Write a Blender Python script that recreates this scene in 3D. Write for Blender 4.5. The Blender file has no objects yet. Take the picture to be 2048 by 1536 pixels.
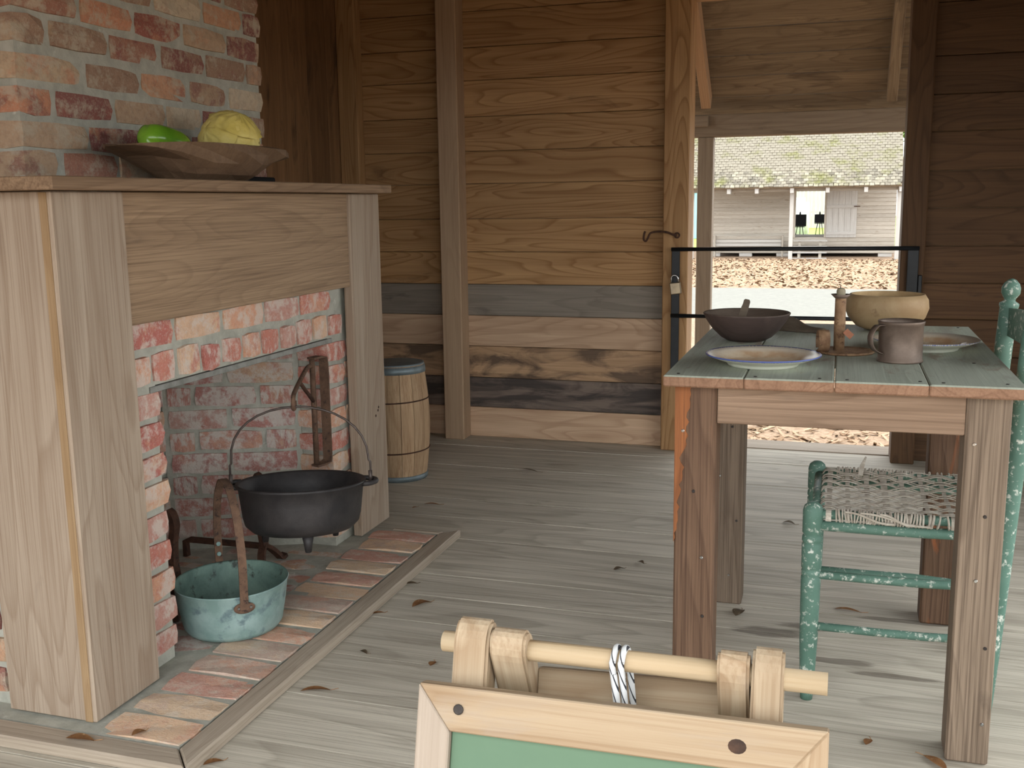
import bpy, bmesh, math, random
from mathutils import Vector, Matrix, noise as mnoise

# ------------------------------------------------------------------ camera, sky, exposure
SC = bpy.context.scene
COL = SC.collection
YAW, PITCH, ROLL, FPX = 0.30767, 0.17345, 0.01375, 2071.0
cam_d = bpy.data.cameras.new('camera')
cam_d.sensor_fit = 'HORIZONTAL'; cam_d.sensor_width = 36.0; cam_d.lens = 36.0 * FPX / 2048.0
cam_d.clip_start = 0.02; cam_d.clip_end = 300
cam = bpy.data.objects.new('camera', cam_d); COL.objects.link(cam)
_f = Vector((-math.sin(YAW) * math.cos(PITCH), math.cos(YAW) * math.cos(PITCH), -math.sin(PITCH)))
_r = Vector((math.cos(YAW), math.sin(YAW), 0)); _d = _f.cross(_r)
_c, _s = math.cos(ROLL), math.sin(ROLL)
_R = _c * _r + _s * _d; _D = -_s * _r + _c * _d
cam.matrix_world = Matrix(((_R.x, -_D.x, -_f.x, 0), (_R.y, -_D.y, -_f.y, 0), (_R.z, -_D.z, -_f.z, 1.1), (0, 0, 0, 1)))
SC.camera = cam

world = bpy.data.worlds.new('overcast_sky'); SC.world = world; world.use_nodes = True
bg = world.node_tree.nodes['Background']
bg.inputs['Color'].default_value = (0.93, 0.97, 1.0, 1); bg.inputs['Strength'].default_value = 1.0
vs = SC.view_settings
vs.view_transform = 'Standard'; vs.look = 'None'; vs.gamma = 1.0; vs.exposure = 2.3; vs.use_curve_mapping = False
SC.cycles.max_bounces = 8; SC.cycles.diffuse_bounces = 5; SC.cycles.glossy_bounces = 3
SC.cycles.sample_clamp_indirect = 8.0

RND = random.Random(7)

# ------------------------------------------------------------------ node helpers
def srgb(r, g, b):
    def f(c):
        c /= 255.0
        return c / 12.92 if c <= 0.04045 else ((c + 0.055) / 1.055) ** 2.4
    return (f(r), f(g), f(b), 1.0)

class NT:
    def __init__(self, name, rough=0.8, metal=0.0, spec=0.3):
        self.m = bpy.data.materials.new(name); self.m.use_nodes = True
        self.t = self.m.node_tree; self.b = self.t.nodes['Principled BSDF']
        self.b.inputs['Roughness'].default_value = rough; self.b.inputs['Metallic'].default_value = metal
        self.b.inputs['Specular IOR Level'].default_value = spec
    def n(self, typ, **kw):
        o = self.t.nodes.new(typ)
        for k, v in kw.items(): setattr(o, k, v)
        return o
    def l(self, a, b): self.t.links.new(a, b)
    def math(self, op, a, b=None, clamp=False):
        o = self.n('ShaderNodeMath', operation=op); o.use_clamp = clamp
        for i, v in enumerate((a, b)):
            if v is None: continue
            if isinstance(v, (int, float)): o.inputs[i].default_value = v
            else: self.l(v, o.inputs[i])
        return o.outputs[0]
    def vmath(self, op, a, b):
        o = self.n('ShaderNodeVectorMath', operation=op)
        for i, v in enumerate((a, b)):
            if isinstance(v, (tuple, list)): o.inputs[i].default_value = v
            else: self.l(v, o.inputs[i])
        return o.outputs[0]
    def coords(self, seed=True):
        tc = self.n('ShaderNodeTexCoord').outputs['Object']
        self.rand = self.n('ShaderNodeObjectInfo').outputs['Random']
        if not seed: return tc
        cx = self.n('ShaderNodeCombineXYZ')
        self.l(self.math('MULTIPLY', self.rand, 37.0), cx.inputs[0])
        self.l(self.math('MULTIPLY', self.rand, 91.0), cx.inputs[1])
        self.l(self.math('MULTIPLY', self.rand, 53.0), cx.inputs[2])
        return self.vmath('ADD', tc, cx.outputs[0])
    def noise(self, vec, scale=1.0, detail=3.0, rough=0.55, dist=0.0):
        o = self.n('ShaderNodeTexNoise'); o.inputs['Scale'].default_value = scale
        o.inputs['Detail'].default_value = detail; o.inputs['Roughness'].default_value = rough
        o.inputs['Distortion'].default_value = dist
        self.l(vec, o.inputs['Vector']); return o.outputs['Fac']
    def ramp(self, fac, stops, interp='LINEAR'):
        o = self.n('ShaderNodeValToRGB'); o.color_ramp.interpolation = interp
        e = o.color_ramp.elements
        while len(e) < len(stops): e.new(0.5)
        for i, (p, c) in enumerate(stops):
            e[i].position = p; e[i].color = c if len(c) == 4 else (*c, 1)
        self.l(fac, o.inputs['Fac']); return o.outputs['Color']
    def bw(self, fac, a, b): 
        return self.ramp(fac, [(a, (0, 0, 0, 1)), (b, (1, 1, 1, 1))])
    def mix(self, fac, a, b, mode='MIX'):
        o = self.n('ShaderNodeMix', data_type='RGBA', blend_type=mode)
        if isinstance(fac, (int, float)): o.inputs['Factor'].default_value = fac
        else: self.l(fac, o.inputs['Factor'])
        for k, v in (('A', a), ('B', b)):
            i = [s for s in o.inputs if s.name == k and s.type == 'RGBA'][0]
            if isinstance(v, tuple): i.default_value = v
            else: self.l(v, i)
        return [s for s in o.outputs if s.type == 'RGBA'][0]
    def color(self, c):
        if isinstance(c, tuple): self.b.inputs['Base Color'].default_value = c
        else: self.l(c, self.b.inputs['Base Color'])
    def bump(self, h, strength=0.3, dist=0.002):
        o = self.n('ShaderNodeBump'); o.inputs['Strength'].default_value = strength; o.inputs['Distance'].default_value = dist
        self.l(h, o.inputs['Height']); self.l(o.outputs['Normal'], self.b.inputs['Normal'])

def wood(name, light, dark, ring=0.5, freq=14, tone=0.25, stain=None, stain_amt=0.0, rough=0.75, grain=0.5, spec=0.25, rs=1.0, wear=None, wear_amt=0.0, bump=0.35, spots=()):
    """grain runs along local X."""
    M = NT(name, rough, 0, spec); v = M.coords()
    fine = M.noise(M.vmath('MULTIPLY', v, (3.0, 210, 210)), 1, 4, 0.65)
    mid = M.noise(M.vmath('MULTIPLY', v, (1.1, 22, 22)), 1, 3, 0.6)
    low = M.noise(M.vmath('MULTIPLY', v, (0.9 * rs, 7.5 * rs, 7.5 * rs)), 1, 1.5, 0.4, 0.3)
    fr = M.math('FRACT', M.math('MULTIPLY', low, freq))
    line = M.ramp(fr, [(0.0, (0, 0, 0, 1)), (0.62, (0.25, 0.25, 0.25, 1)), (0.9, (1, 1, 1, 1)), (1.0, (0, 0, 0, 1))])
    base = M.mix(M.bw(mid, 0.3, 0.7), light, M.mix(0.45, light, dark))
    base = M.mix(M.math('MULTIPLY', line, ring), base, dark)
    base = M.mix(M.math('MULTIPLY', M.bw(fine, 0.44, 0.66), grain), base, dark)
    t = M.math('ADD', M.math('MULTIPLY', M.rand, tone * 2), 1.0 - tone)
    cc = M.n('ShaderNodeCombineColor'); [M.l(t, cc.inputs[i]) for i in range(3)]
    base = M.mix(1.0, base, cc.outputs[0], 'MULTIPLY')
    if stain is not None and stain_amt > 0:
        sn = M.noise(M.vmath('MULTIPLY', v, (3.0, 11, 11)), 1, 5, 0.6, 0.8)
        hi = 0.72 - 0.45 * stain_amt
        base = M.mix(M.math('MULTIPLY', M.bw(sn, hi, hi + 0.14), min(1.0, 0.45 + stain_amt * 0.6)), base, stain)
    if wear is not None:
        wn = M.noise(M.vmath('MULTIPLY', v, (5.0, 16, 16)), 1, 5, 0.65, 0.5)
        hi = 0.75 - 0.45 * wear_amt
        base = M.mix(M.math('MULTIPLY', M.bw(wn, hi, hi + 0.1), 0.85), base, wear)
    if spots:
        gp = M.n('ShaderNodeNewGeometry').outputs['Position']; wob = M.math('MULTIPLY', M.noise(M.vmath('MULTIPLY', gp, (9, 40, 1)), 1, 3, 0.6), 1.3)
        for cx_, cy_, rx_, ry_ in spots:
            q = M.vmath('MULTIPLY', M.vmath('SUBTRACT', gp, (cx_, cy_, 0)), (1 / rx_, 1 / ry_, 0))
            ln_ = M.n('ShaderNodeVectorMath', operation='LENGTH'); M.l(q, ln_.inputs[0])
            base = M.mix(M.math('MULTIPLY', M.math('SUBTRACT', 1.0, M.bw(M.math('MULTIPLY', M.math('ADD', ln_.outputs['Value'], wob), 0.5), 0.70, 0.86)), 0.6), base, srgb(74, 62, 50))
    M.color(base)
    M.bump(M.math('ADD', M.math('MULTIPLY', fine, 0.7), M.math('MULTIPLY', line, 0.5)), bump, 0.002)
    return M.m

def brickmat(name, cols, smear=0.5, smear_col=(0.52, 0.50, 0.46, 1), hi=0.52, dark=0.4):
    M = NT(name, 0.95, 0, 0.1)
    rnd = M.n('ShaderNodeObjectInfo').outputs['Random']
    cx = M.n('ShaderNodeCombineXYZ')
    for k, f in enumerate((37.0, 91.0, 53.0)): M.l(M.math('MULTIPLY', rnd, f), cx.inputs[k])
    v = M.vmath('ADD', M.vmath('MULTIPLY', M.n('ShaderNodeTexCoord').outputs['Object'], (0.2, 0.1, 0.062)), cx.outputs[0])
    n = len(cols)
    base = M.ramp(rnd, [(i / n, c) for i, c in enumerate(cols)], 'CONSTANT')
    base2 = M.ramp(M.math('FRACT', M.math('MULTIPLY', rnd, 7.31)), [(i / n, c) for i, c in enumerate(cols)], 'CONSTANT')
    a = M.noise(v, 20, 7, 0.72, 0.15); b = M.noise(v, 60, 5, 0.7); c = M.noise(v, 190, 3, 0.6); d = M.noise(v, 14, 5, 0.65, 0.2)
    base = M.mix(M.math('MULTIPLY', M.bw(d, 0.50, 0.60), 0.7), base, base2)
    base = M.mix(M.math('MULTIPLY', M.bw(b, 0.45, 0.75), dark), base, (0.12, 0.065, 0.05, 1))
    base = M.mix(M.math('MULTIPLY', M.bw(a, hi, hi + 0.12), smear), base, smear_col)
    base = M.mix(M.math('MULTIPLY', M.bw(c, 0.52, 0.72), 0.4), base, smear_col)
    M.color(base)
    M.bump(M.math('ADD', b, M.math('MULTIPLY', c, 0.5)), 0.6, 0.004)
    return M.m

def mottled(name, c1, c2, scale=14, c3=None, lo3=0.6, rough=0.7, metal=0.0, spec=0.3, bump=0.2, detail=5, lo=0.35, hi=0.65, s3=1.7, bs=6.0):
    M = NT(name, rough, metal, spec); v = M.coords()
    a = M.noise(v, scale, detail, 0.62, 0.3)
    base = M.mix(M.bw(a, lo, hi), c1, c2)
    if c3 is not None:
        base = M.mix(M.bw(M.noise(v, scale * s3, detail, 0.65), lo3, lo3 + 0.1), base, c3)
    M.color(base)
    if bump: M.bump(M.noise(v, scale * bs, 3, 0.6), bump, 0.002)
    return M.m

# ------------------------------------------------------------------ object helpers
def link(name, me, mat=None, parent=None, loc=(0, 0, 0), mat3=None, smooth=False):
    if mat is not None and not me.materials: me.materials.append(mat)
    o = bpy.data.objects.new(name, me); COL.objects.link(o)
    L = Vector(loc); W3 = mat3 if mat3 is not None else Matrix.Identity(3)
    l3 = W3
    if parent is not None:
        o.parent = parent; pm = parent.get('_m'); L = L - Vector(parent.get('_o', (0, 0, 0)))
        if pm is not None:
            PI = Matrix((pm[0:3], pm[3:6], pm[6:9])).transposed(); L = PI @ L; l3 = PI @ W3
    m = l3.to_4x4(); m.translation = L; o.matrix_local = m
    if mat3 is not None: o['_m'] = [W3[i][j] for i in range(3) for j in range(3)]
    o['_o'] = tuple(loc)
    if smooth:
        for p in me.polygons: p.use_smooth = True
    return o

def tag(o, label=None, cat=None, group=None, kind=None):
    if label: o['label'] = label
    if cat: o['category'] = cat
    if group: o['group'] = group
    if kind: o['kind'] = kind
    return o

def thing(name, label, cat, loc, group=None):
    o = bpy.data.objects.new(name, None); COL.objects.link(o); o.location = loc; o['_o'] = tuple(loc)
    o.empty_display_size = 0.05
    return tag(o, label, cat, group)

def bm_mesh(bm, name='m'):
    me = bpy.data.meshes.new(name); bm.to_mesh(me); bm.free(); return me

_cache = {}
def box_mesh(dx, dy, dz, bev, mat, jitter=0.0, seed=0):
    key = (round(dx, 4), round(dy, 4), round(dz, 4), bev, mat.name, jitter, seed)
    if key in _cache: return _cache[key]
    bm = bmesh.new(); bmesh.ops.create_cube(bm, size=1.0)
    for v in bm.verts: v.co = Vector((v.co.x * dx, v.co.y * dy, v.co.z * dz))
    if jitter:
        r = random.Random(seed * 131 + 7)
        for v in bm.verts: v.co += Vector((r.uniform(-1, 1), r.uniform(-1, 1), r.uniform(-1, 1))) * jitter
    if bev: bmesh.ops.bevel(bm, geom=list(bm.edges), offset=min(bev, 0.3 * min(dx, dy, dz)), segments=1, affect='EDGES', profile=0.6)
    bmesh.ops.recalc_face_normals(bm, faces=bm.faces)
    me = bm_mesh(bm, 'board'); me.materials.append(mat); _cache[key] = me
    return me

_AX = {'x': Matrix.Identity(3), 'y': Matrix(((0, -1, 0), (1, 0, 0), (0, 0, 1))), 'z': Matrix(((0, 0, 1), (0, 1, 0), (-1, 0, 0)))}
_AX['z'] = Matrix(((0, 1, 0), (0, 0, 1), (1, 0, 0)))   # local X -> world Z, local Y -> world X, local Z -> world Y
def board(name, x0, x1, y0, y1, z0, z1, mat, parent=None, grain='x', bev=0.002):
    d = Vector((x1 - x0, y1 - y0, z1 - z0)); c = Vector(((x0 + x1) / 2, (y0 + y1) / 2, (z0 + z1) / 2))
    if grain == 'x': dims = (d.x, d.y, d.z)
    elif grain == 'y': dims = (d.y, d.x, d.z)
    else: dims = (d.z, d.x, d.y)
    return link(name, box_mesh(*dims, bev, mat), None, parent, c, _AX[grain] if grain != 'x' else None)

def beam(name, p0, p1, w, t, mat, parent=None, up=(0, 0, 1), bev=0.002):
    """box of length |p1-p0| along local X, width w along local Y, thickness t along local Z (closest to up)"""
    p0 = Vector(p0); p1 = Vector(p1); X = (p1 - p0); Ln = X.length; X.normalize()
    Z = Vector(up); Z = (Z - X * Z.dot(X)).normalized(); Y = Z.cross(X)
    return link(name, box_mesh(Ln, w, t, bev, mat), None, parent, (p0 + p1) / 2, Matrix((X, Y, Z)).transposed())

def lathe_bm(prof, seg=40, sx=1.0, sy=1.0, wob=0.0, seed=0, bm=None, cap0=True, cap1=True):
    bm = bm or bmesh.new(); rings = []
    for r, z in prof:
        ring = []
        for i in range(seg):
            a = 2 * math.pi * i / seg; rr = r
            if wob: rr = r * (1 + wob * mnoise.noise(Vector((math.cos(a) * 1.6 + seed, math.sin(a) * 1.6, z * 9 + seed))))
            ring.append(bm.verts.new((rr * sx * math.cos(a), rr * sy * math.sin(a), z)))
        rings.append(ring)
    for a, b in zip(rings[:-1], rings[1:]):
        for i in range(seg):
            j = (i + 1) % seg; bm.faces.new((a[i], a[j], b[j], b[i]))
    if cap0: bm.faces.new(list(reversed(rings[0])))
    if cap1: bm.faces.new(rings[-1])
    return bm

def lathe(name, prof, mat, parent=None, loc=(0, 0, 0), seg=40, smooth=True, **kw):
    bm = lathe_bm(prof, seg, **kw); bmesh.ops.recalc_face_normals(bm, faces=bm.faces)
    return link(name, bm_mesh(bm), mat, parent, loc, smooth=smooth)

def tube_bm(pts, rad, seg=10, bm=None, flat=1.0, closed=False):
    bm = bm or bmesh.new(); P = [Vector(p) for p in pts]; n = len(P)
    rads = rad if isinstance(rad, (list, tuple)) else [rad] * n
    rings = []; prevN = None
    for i in range(n):
        T = (P[min(i + 1, n - 1)] - P[max(i - 1, 0)]).normalized() if not closed else (P[(i + 1) % n] - P[i - 1]).normalized()
        if prevN is None:
            ref = Vector((0, 0, 1)) if abs(T.z) < 0.9 else Vector((1, 0, 0))
            N = (ref - T * ref.dot(T)).normalized()
        else: N = (prevN - T * prevN.dot(T)).normalized()
        prevN = N; B = T.cross(N)
        rings.append([bm.verts.new(P[i] + (N * math.cos(2 * math.pi * k / seg) + B * math.sin(2 * math.pi * k / seg) * flat) * rads[i]) for k in range(seg)])
    m = n if closed else n - 1
    for i in range(m):
        a, b = rings[i], rings[(i + 1) % n]
        for k in range(seg):
            j = (k + 1) % seg; bm.faces.new((a[k], a[j], b[j], b[k]))
    if not closed:
        bm.faces.new(list(reversed(rings[0]))); bm.faces.new(rings[-1])
    return bm

def tube(name, pts, rad, mat, parent=None, loc=(0, 0, 0), seg=10, smooth=True, **kw):
    L = Vector(loc); bm = tube_bm([Vector(p) - L for p in pts], rad, seg, **kw)
    bmesh.ops.recalc_face_normals(bm, faces=bm.faces)
    return link(name, bm_mesh(bm), mat, parent, loc, smooth=smooth)

def strap_bm(pts, widths, wdir, thick, bm=None):
    """flat bar: path pts, width along wdir, thickness normal to both"""
    bm = bm or bmesh.new(); P = [Vector(p) for p in pts]; n = len(P); rings = []
    for i in range(n):
        T = (P[min(i + 1, n - 1)] - P[max(i - 1, 0)]).normalized()
        W = Vector(wdir[i]) if isinstance(wdir, list) else Vector(wdir)
        W = (W - T * W.dot(T)).normalized(); N = T.cross(W)
        w = widths[i] / 2 if isinstance(widths, (list, tuple)) else widths / 2; h = thick / 2
        rings.append([bm.verts.new(P[i] + W * a * w + N * b * h) for a, b in ((-1, -1), (1, -1), (1, 1), (-1, 1))])
    for a, b in zip(rings[:-1], rings[1:]):
        for k in range(4):
            j = (k + 1) % 4; bm.faces.new((a[k], a[j], b[j], b[k]))
    bm.faces.new(list(reversed(rings[0]))); bm.faces.new(rings[-1])
    return bm

def strap(name, pts, widths, wdir, thick, mat, parent=None, loc=(0, 0, 0), smooth=False):
    L = Vector(loc); bm = strap_bm([Vector(p) - L for p in pts], widths, wdir, thick)
    bmesh.ops.recalc_face_normals(bm, faces=bm.faces)
    return link(name, bm_mesh(bm), mat, parent, loc, smooth=smooth)

def catmull(pts, n=8):
    P = [Vector(p) for p in pts]; P = [2 * P[0] - P[1]] + P + [2 * P[-1] - P[-2]]; out = []
    for i in range(1, len(P) - 2):
        for k in range(n):
            t = k / n; a, b, c, d = P[i - 1:i + 3]
            out.append(0.5 * ((2 * b) + (c - a) * t + (2 * a - 5 * b + 4 * c - d) * t * t + (3 * b - a - 3 * c + d) * t ** 3))
    out.append(P[-2]); return out

# ------------------------------------------------------------------ materials
M_PINE = wood('pine_board', srgb(178, 141, 99), srgb(116, 80, 46), 0.6, 18, 0.10, srgb(72, 54, 40), 0.17, grain=0.25)
M_PINEL = wood('pine_board_pale', srgb(206, 176, 146), srgb(144, 110, 84), 0.4, 14, 0.12, srgb(74, 64, 56), 0.1, grain=0.3)
M_PGREY = wood('grey_weathered_board', srgb(140, 130, 117), srgb(92, 83, 73), 0.35, 12, 0.08, srgb(80, 72, 64), 0.3, grain=0.4)
M_PSMUDGE = wood('smudged_board', srgb(186, 152, 118), srgb(122, 94, 70), 0.4, 14, 0.08, srgb(66, 56, 50), 0.55, grain=0.35)
M_PBLACK = wood('blackened_board', srgb(132, 116, 104), srgb(78, 68, 62), 0.4, 12, 0.06, srgb(58, 53, 51), 0.6, grain=0.4)
M_STUD = wood('stud_wood', srgb(176, 150, 122), srgb(134, 106, 82), 0.25, 10, 0.1, srgb(90, 74, 60), 0.1, grain=0.4)
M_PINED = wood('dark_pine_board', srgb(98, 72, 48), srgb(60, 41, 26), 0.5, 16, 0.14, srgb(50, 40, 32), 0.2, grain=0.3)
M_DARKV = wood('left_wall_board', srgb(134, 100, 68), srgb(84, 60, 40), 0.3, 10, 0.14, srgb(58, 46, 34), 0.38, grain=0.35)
M_FLOOR = wood('grey_floor_plank', srgb(208, 200, 183), srgb(126, 117, 102), 0.35, 10, 0.06, srgb(124, 114, 98), 0.26, grain=0.42, rs=0.8, spots=[(-0.13, 2.60, 0.11, 0.03), (-0.03, 2.66, 0.10, 0.022), (0.03, 2.47, 0.09, 0.020), (0.15, 2.42, 0.12, 0.014), (0.20, 2.765, 0.12, 0.016)])
M_HTRIM = wood('hearth_trim_wood', srgb(176, 162, 144), srgb(130, 116, 100), 0.2, 10, 0.08, srgb(110, 84, 66), 0.2, grain=0.6)
M_PILAS = wood('pale_pilaster_wood', srgb(168, 152, 134), srgb(120, 98, 78), 0.4, 12, 0.05, srgb(116, 104, 92), 0.22, grain=0.5)
M_PILEDGE = wood('pilaster_edge_wood', srgb(158, 132, 100), srgb(122, 94, 64), 0.3, 12, 0.05, grain=0.5)
M_FRIEZE = wood('frieze_wood', srgb(164, 138, 110), srgb(108, 86, 66), 0.3, 26, 0.04, srgb(112, 94, 78), 0.2, grain=0.7, rs=0.7)
M_SHELF = wood('mantel_shelf_wood', srgb(150, 124, 98), srgb(96, 74, 56), 0.4, 20, 0.04, srgb(100, 86, 74), 0.15, grain=0.6)
M_TLEG = wood('grey_leg_wood', srgb(138, 120, 102), srgb(76, 62, 50), 0.35, 12, 0.12, srgb(70, 58, 48), 0.25, grain=0.75, bump=0.6)
M_TLEGB = wood('brown_leg_wood', srgb(118, 92, 72), srgb(66, 46, 34), 0.4, 12, 0.05, srgb(190, 100, 44), 0.16, grain=0.75, bump=0.6)
M_SPLINT = wood('fresh_split_wood', srgb(162, 102, 60), srgb(100, 62, 40), 0.5, 14, 0.05, srgb(104, 74, 54), 0.3, grain=0.8)
M_APRON = wood('apron_wood', srgb(158, 132, 110), srgb(106, 84, 66), 0.45, 14, 0.05, srgb(112, 98, 84), 0.2, grain=0.5)
M_TTOP = wood('pale_green_paint', srgb(170, 176, 160), srgb(138, 141, 126), 0.2, 8, 0.04, srgb(138, 136, 124), 0.40, grain=0.45, wear=srgb(140, 126, 110), wear_amt=0.40, rough=0.6)
M_TEND = wood('bare_board_end', srgb(152, 118, 94), srgb(104, 74, 56), 0.4, 18, 0.12, grain=0.4)
M_EASEL = wood('easel_pine', srgb(172, 154, 128), srgb(122, 94, 66), 0.5, 12, 0.05, srgb(146, 134, 122), 0.25, grain=0.35)
M_EASELG = wood('easel_pine_grey', srgb(164, 152, 138), srgb(128, 112, 96), 0.3, 12, 0.05, grain=0.4)
M_DOWEL = wood('peeled_dowel', srgb(180, 162, 134), srgb(158, 132, 96), 0.2, 8, 0.04, srgb(176, 166, 152), 0.28, grain=0.3)
M_STAVE = wood('barrel_stave_wood', srgb(190, 162, 128), srgb(124, 90, 62), 0.3, 12, 0.1, srgb(112, 72, 44), 0.2, grain=0.5)
M_PORCH = wood('porch_roof_board', srgb(132, 118, 98), srgb(84, 71, 56), 0.45, 16, 0.16, srgb(68, 58, 48), 0.35, grain=0.5)
M_BEAM = wood('porch_beam_wood', srgb(134, 120, 102), srgb(98, 84, 68), 0.3, 10, 0.06, srgb(84, 72, 60), 0.25, grain=0.5)
M_RAFT = wood('rafter_wood', srgb(160, 132, 104), srgb(118, 92, 68), 0.3, 12, 0.12, grain=0.4)
M_SIDING = wood('weathered_siding', srgb(172, 164, 152), srgb(132, 122, 108), 0.3, 8, 0.1, srgb(112, 94, 78), 0.25, grain=0.3)
M_SILV = wood('silvered_wood', srgb(178, 174, 168), srgb(146, 140, 132), 0.2, 8, 0.04, grain=0.3)

BR = [srgb(146, 92, 80), srgb(186, 132, 104), srgb(176, 150, 124), srgb(134, 90, 82), srgb(160, 132, 110), srgb(188, 144, 114), srgb(192, 176, 152), srgb(156, 112, 94), srgb(172, 146, 120), srgb(132, 86, 80), srgb(184, 160, 132), srgb(150, 122, 102)]
M_BRICK = brickmat('old_brick', BR, 0.7, srgb(178, 166, 146), 0.5)
M_BRICKF = brickmat('firebox_brick', [srgb(172, 120, 108), srgb(184, 140, 120), srgb(164, 116, 108), srgb(186, 154, 128), srgb(172, 138, 126)], 0.9, srgb(190, 182, 172), 0.44, 0.3)
M_BRICKJ = brickmat('jamb_brick', [srgb(188, 124, 108), srgb(204, 154, 126), srgb(176, 108, 98), srgb(204, 170, 142), srgb(186, 140, 126)], 0.75, srgb(202, 190, 178), 0.47, 0.25)
M_BRICKH = brickmat('hearth_brick', [srgb(196, 152, 134), srgb(204, 178, 150), srgb(192, 148, 132), srgb(210, 178, 148), srgb(188, 164, 148), srgb(204, 158, 134)], 0.6, srgb(200, 188, 172), 0.5, 0.2)
M_MORTAR = mottled('mortar', srgb(152, 152, 140), srgb(174, 172, 160), 20, srgb(188, 186, 175), 0.62, rough=0.95, bump=0.6, spec=0.1)
M_IRON = mottled('cast_iron', srgb(44, 42, 42), srgb(62, 58, 57), 14, srgb(84, 76, 72), 0.68, rough=0.55, metal=0.2, spec=0.4, bump=0.25)
M_RUST = mottled('rusty_iron', srgb(88, 67, 54), srgb(114, 88, 70), 40, srgb(62, 49, 42), 0.56, rough=0.85, metal=0.15, bump=0.5)
M_RUSTD = mottled('dark_rusty_iron', srgb(64, 44, 34), srgb(88, 60, 46), 40, srgb(46, 36, 32), 0.56, rough=0.85, metal=0.15, bump=0.5)
M_WIRE = mottled('dull_wire', srgb(78, 70, 66), srgb(98, 88, 82), 40, rough=0.5, metal=0.6)
M_STEEL = mottled('lintel_steel', srgb(146, 146, 140), srgb(118, 118, 112), 20, rough=0.6, metal=0.3)
M_COPPER = mottled('verdigris_copper', srgb(122, 148, 142), srgb(148, 170, 166), 11, srgb(104, 124, 126), 0.56, rough=0.6, metal=0.1, bump=0.2, lo=0.38, hi=0.62)
M_COPPERI = mottled('tarnished_copper_inside', srgb(84, 106, 98), srgb(112, 136, 124), 16, srgb(60, 66, 60), 0.56, rough=0.6, metal=0.1)
M_GALV = mottled('galvanised_band', srgb(126, 138, 142), srgb(108, 118, 120), 18, rough=0.5, metal=0.4)
M_BLACK = mottled('black_paint', srgb(24, 26, 28), srgb(34, 36, 38), 12, rough=0.45, bump=0.05)
M_BLACKBLOCK = mottled('black_foam', srgb(12, 12, 12), srgb(18, 18, 18), 30, rough=0.9)
M_LOCK = mottled('lock_brass', srgb(150, 136, 112), srgb(124, 112, 94), 30, rough=0.35, metal=0.7, bump=0.05)
M_CHROME = mottled('shackle_steel', srgb(190, 190, 186), srgb(150, 150, 148), 30, rough=0.2, metal=0.9, bump=0)
M_TIN = mottled('rusted_tin', srgb(96, 82, 72), srgb(116, 100, 88), 26, srgb(168, 160, 146), 0.7, rough=0.5, metal=0.35, bump=0.15)
M_TINR = mottled('rusty_tin_candlestick', srgb(118, 88, 64), srgb(150, 120, 90), 40, srgb(92, 66, 48), 0.55, rough=0.7, metal=0.2, bump=0.3)
M_TALLOW = mottled('old_tallow', srgb(150, 140, 116), srgb(128, 118, 96), 40, rough=0.6)
M_TAG = mottled('brown_paper_tag', srgb(168, 112, 84), srgb(150, 98, 74), 30)
M_GOURD = mottled('gourd_shell', srgb(150, 122, 88), srgb(170, 146, 110), 12, srgb(118, 92, 66), 0.6, rough=0.6, bump=0.1)
M_GOURDI = mottled('gourd_flesh', srgb(188, 160, 118), srgb(164, 136, 98), 20, rough=0.9)
M_DBOWL = wood('dark_bowl_wood', srgb(80, 66, 60), srgb(52, 42, 38), 0.3, 8, 0.03, srgb(96, 80, 72), 0.12, grain=0.3, rough=0.6)
M_DBOWLI = wood('dark_bowl_inside', srgb(104, 90, 78), srgb(76, 64, 54), 0.3, 8, 0.03, grain=0.3)
M_SCOOP = wood('scoop_wood', srgb(104, 92, 78), srgb(76, 64, 52), 0.3, 8, 0.03, grain=0.3)
M_DOUGH = wood('dough_bowl_wood', srgb(124, 100, 78), srgb(86, 66, 50), 0.3, 9, 0.02, srgb(92, 68, 52), 0.25, grain=0.4, rough=0.6)
M_GLAZE = NT('plate_glaze', 0.25, 0, 0.5)
_v = M_GLAZE.coords(); _tc = _v
_sep = M_GLAZE.n('ShaderNodeSeparateXYZ'); M_GLAZE.l(M_GLAZE.n('ShaderNodeTexCoord').outputs['Object'], _sep.inputs[0])
_rr = M_GLAZE.math('SQRT', M_GLAZE.math('ADD', M_GLAZE.math('MULTIPLY', _sep.outputs[0], _sep.outputs[0]), M_GLAZE.math('MULTIPLY', _sep.outputs[1], _sep.outputs[1])))
_an = M_GLAZE.math('ARCTAN2', _sep.outputs[1], _sep.outputs[0])
_cs = M_GLAZE.n('ShaderNodeCombineXYZ'); M_GLAZE.l(M_GLAZE.math('MULTIPLY', _an, 14.0), _cs.inputs[0])
_fe = M_GLAZE.noise(_cs.outputs[0], 2.2, 2, 0.6)
_edge = M_GLAZE.math('ADD', _rr, M_GLAZE.math('MULTIPLY', _fe, 0.012))
_bl = M_GLAZE.bw(M_GLAZE.math('MULTIPLY', _edge, 5.0), 0.590, 0.602)
_soil = M_GLAZE.noise(_v, 18, 5, 0.6)
_top = M_GLAZE.mix(M_GLAZE.bw(_soil, 0.35, 0.62), srgb(214, 198, 172), srgb(184, 150, 116))
_base = M_GLAZE.mix(M_GLAZE.bw(M_GLAZE.math('MULTIPLY', _rr, 5.0), 0.40, 0.55), _top, srgb(218, 210, 192))
_up = M_GLAZE.n('ShaderNodeSeparateXYZ'); M_GLAZE.l(M_GLAZE.n('ShaderNodeNewGeometry').outputs['Normal'], _up.inputs[0])
_isup = M_GLAZE.math('GREATER_THAN', _up.outputs[2], 0.0)
_base = M_GLAZE.mix(_isup, srgb(206, 206, 190), _base)
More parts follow.
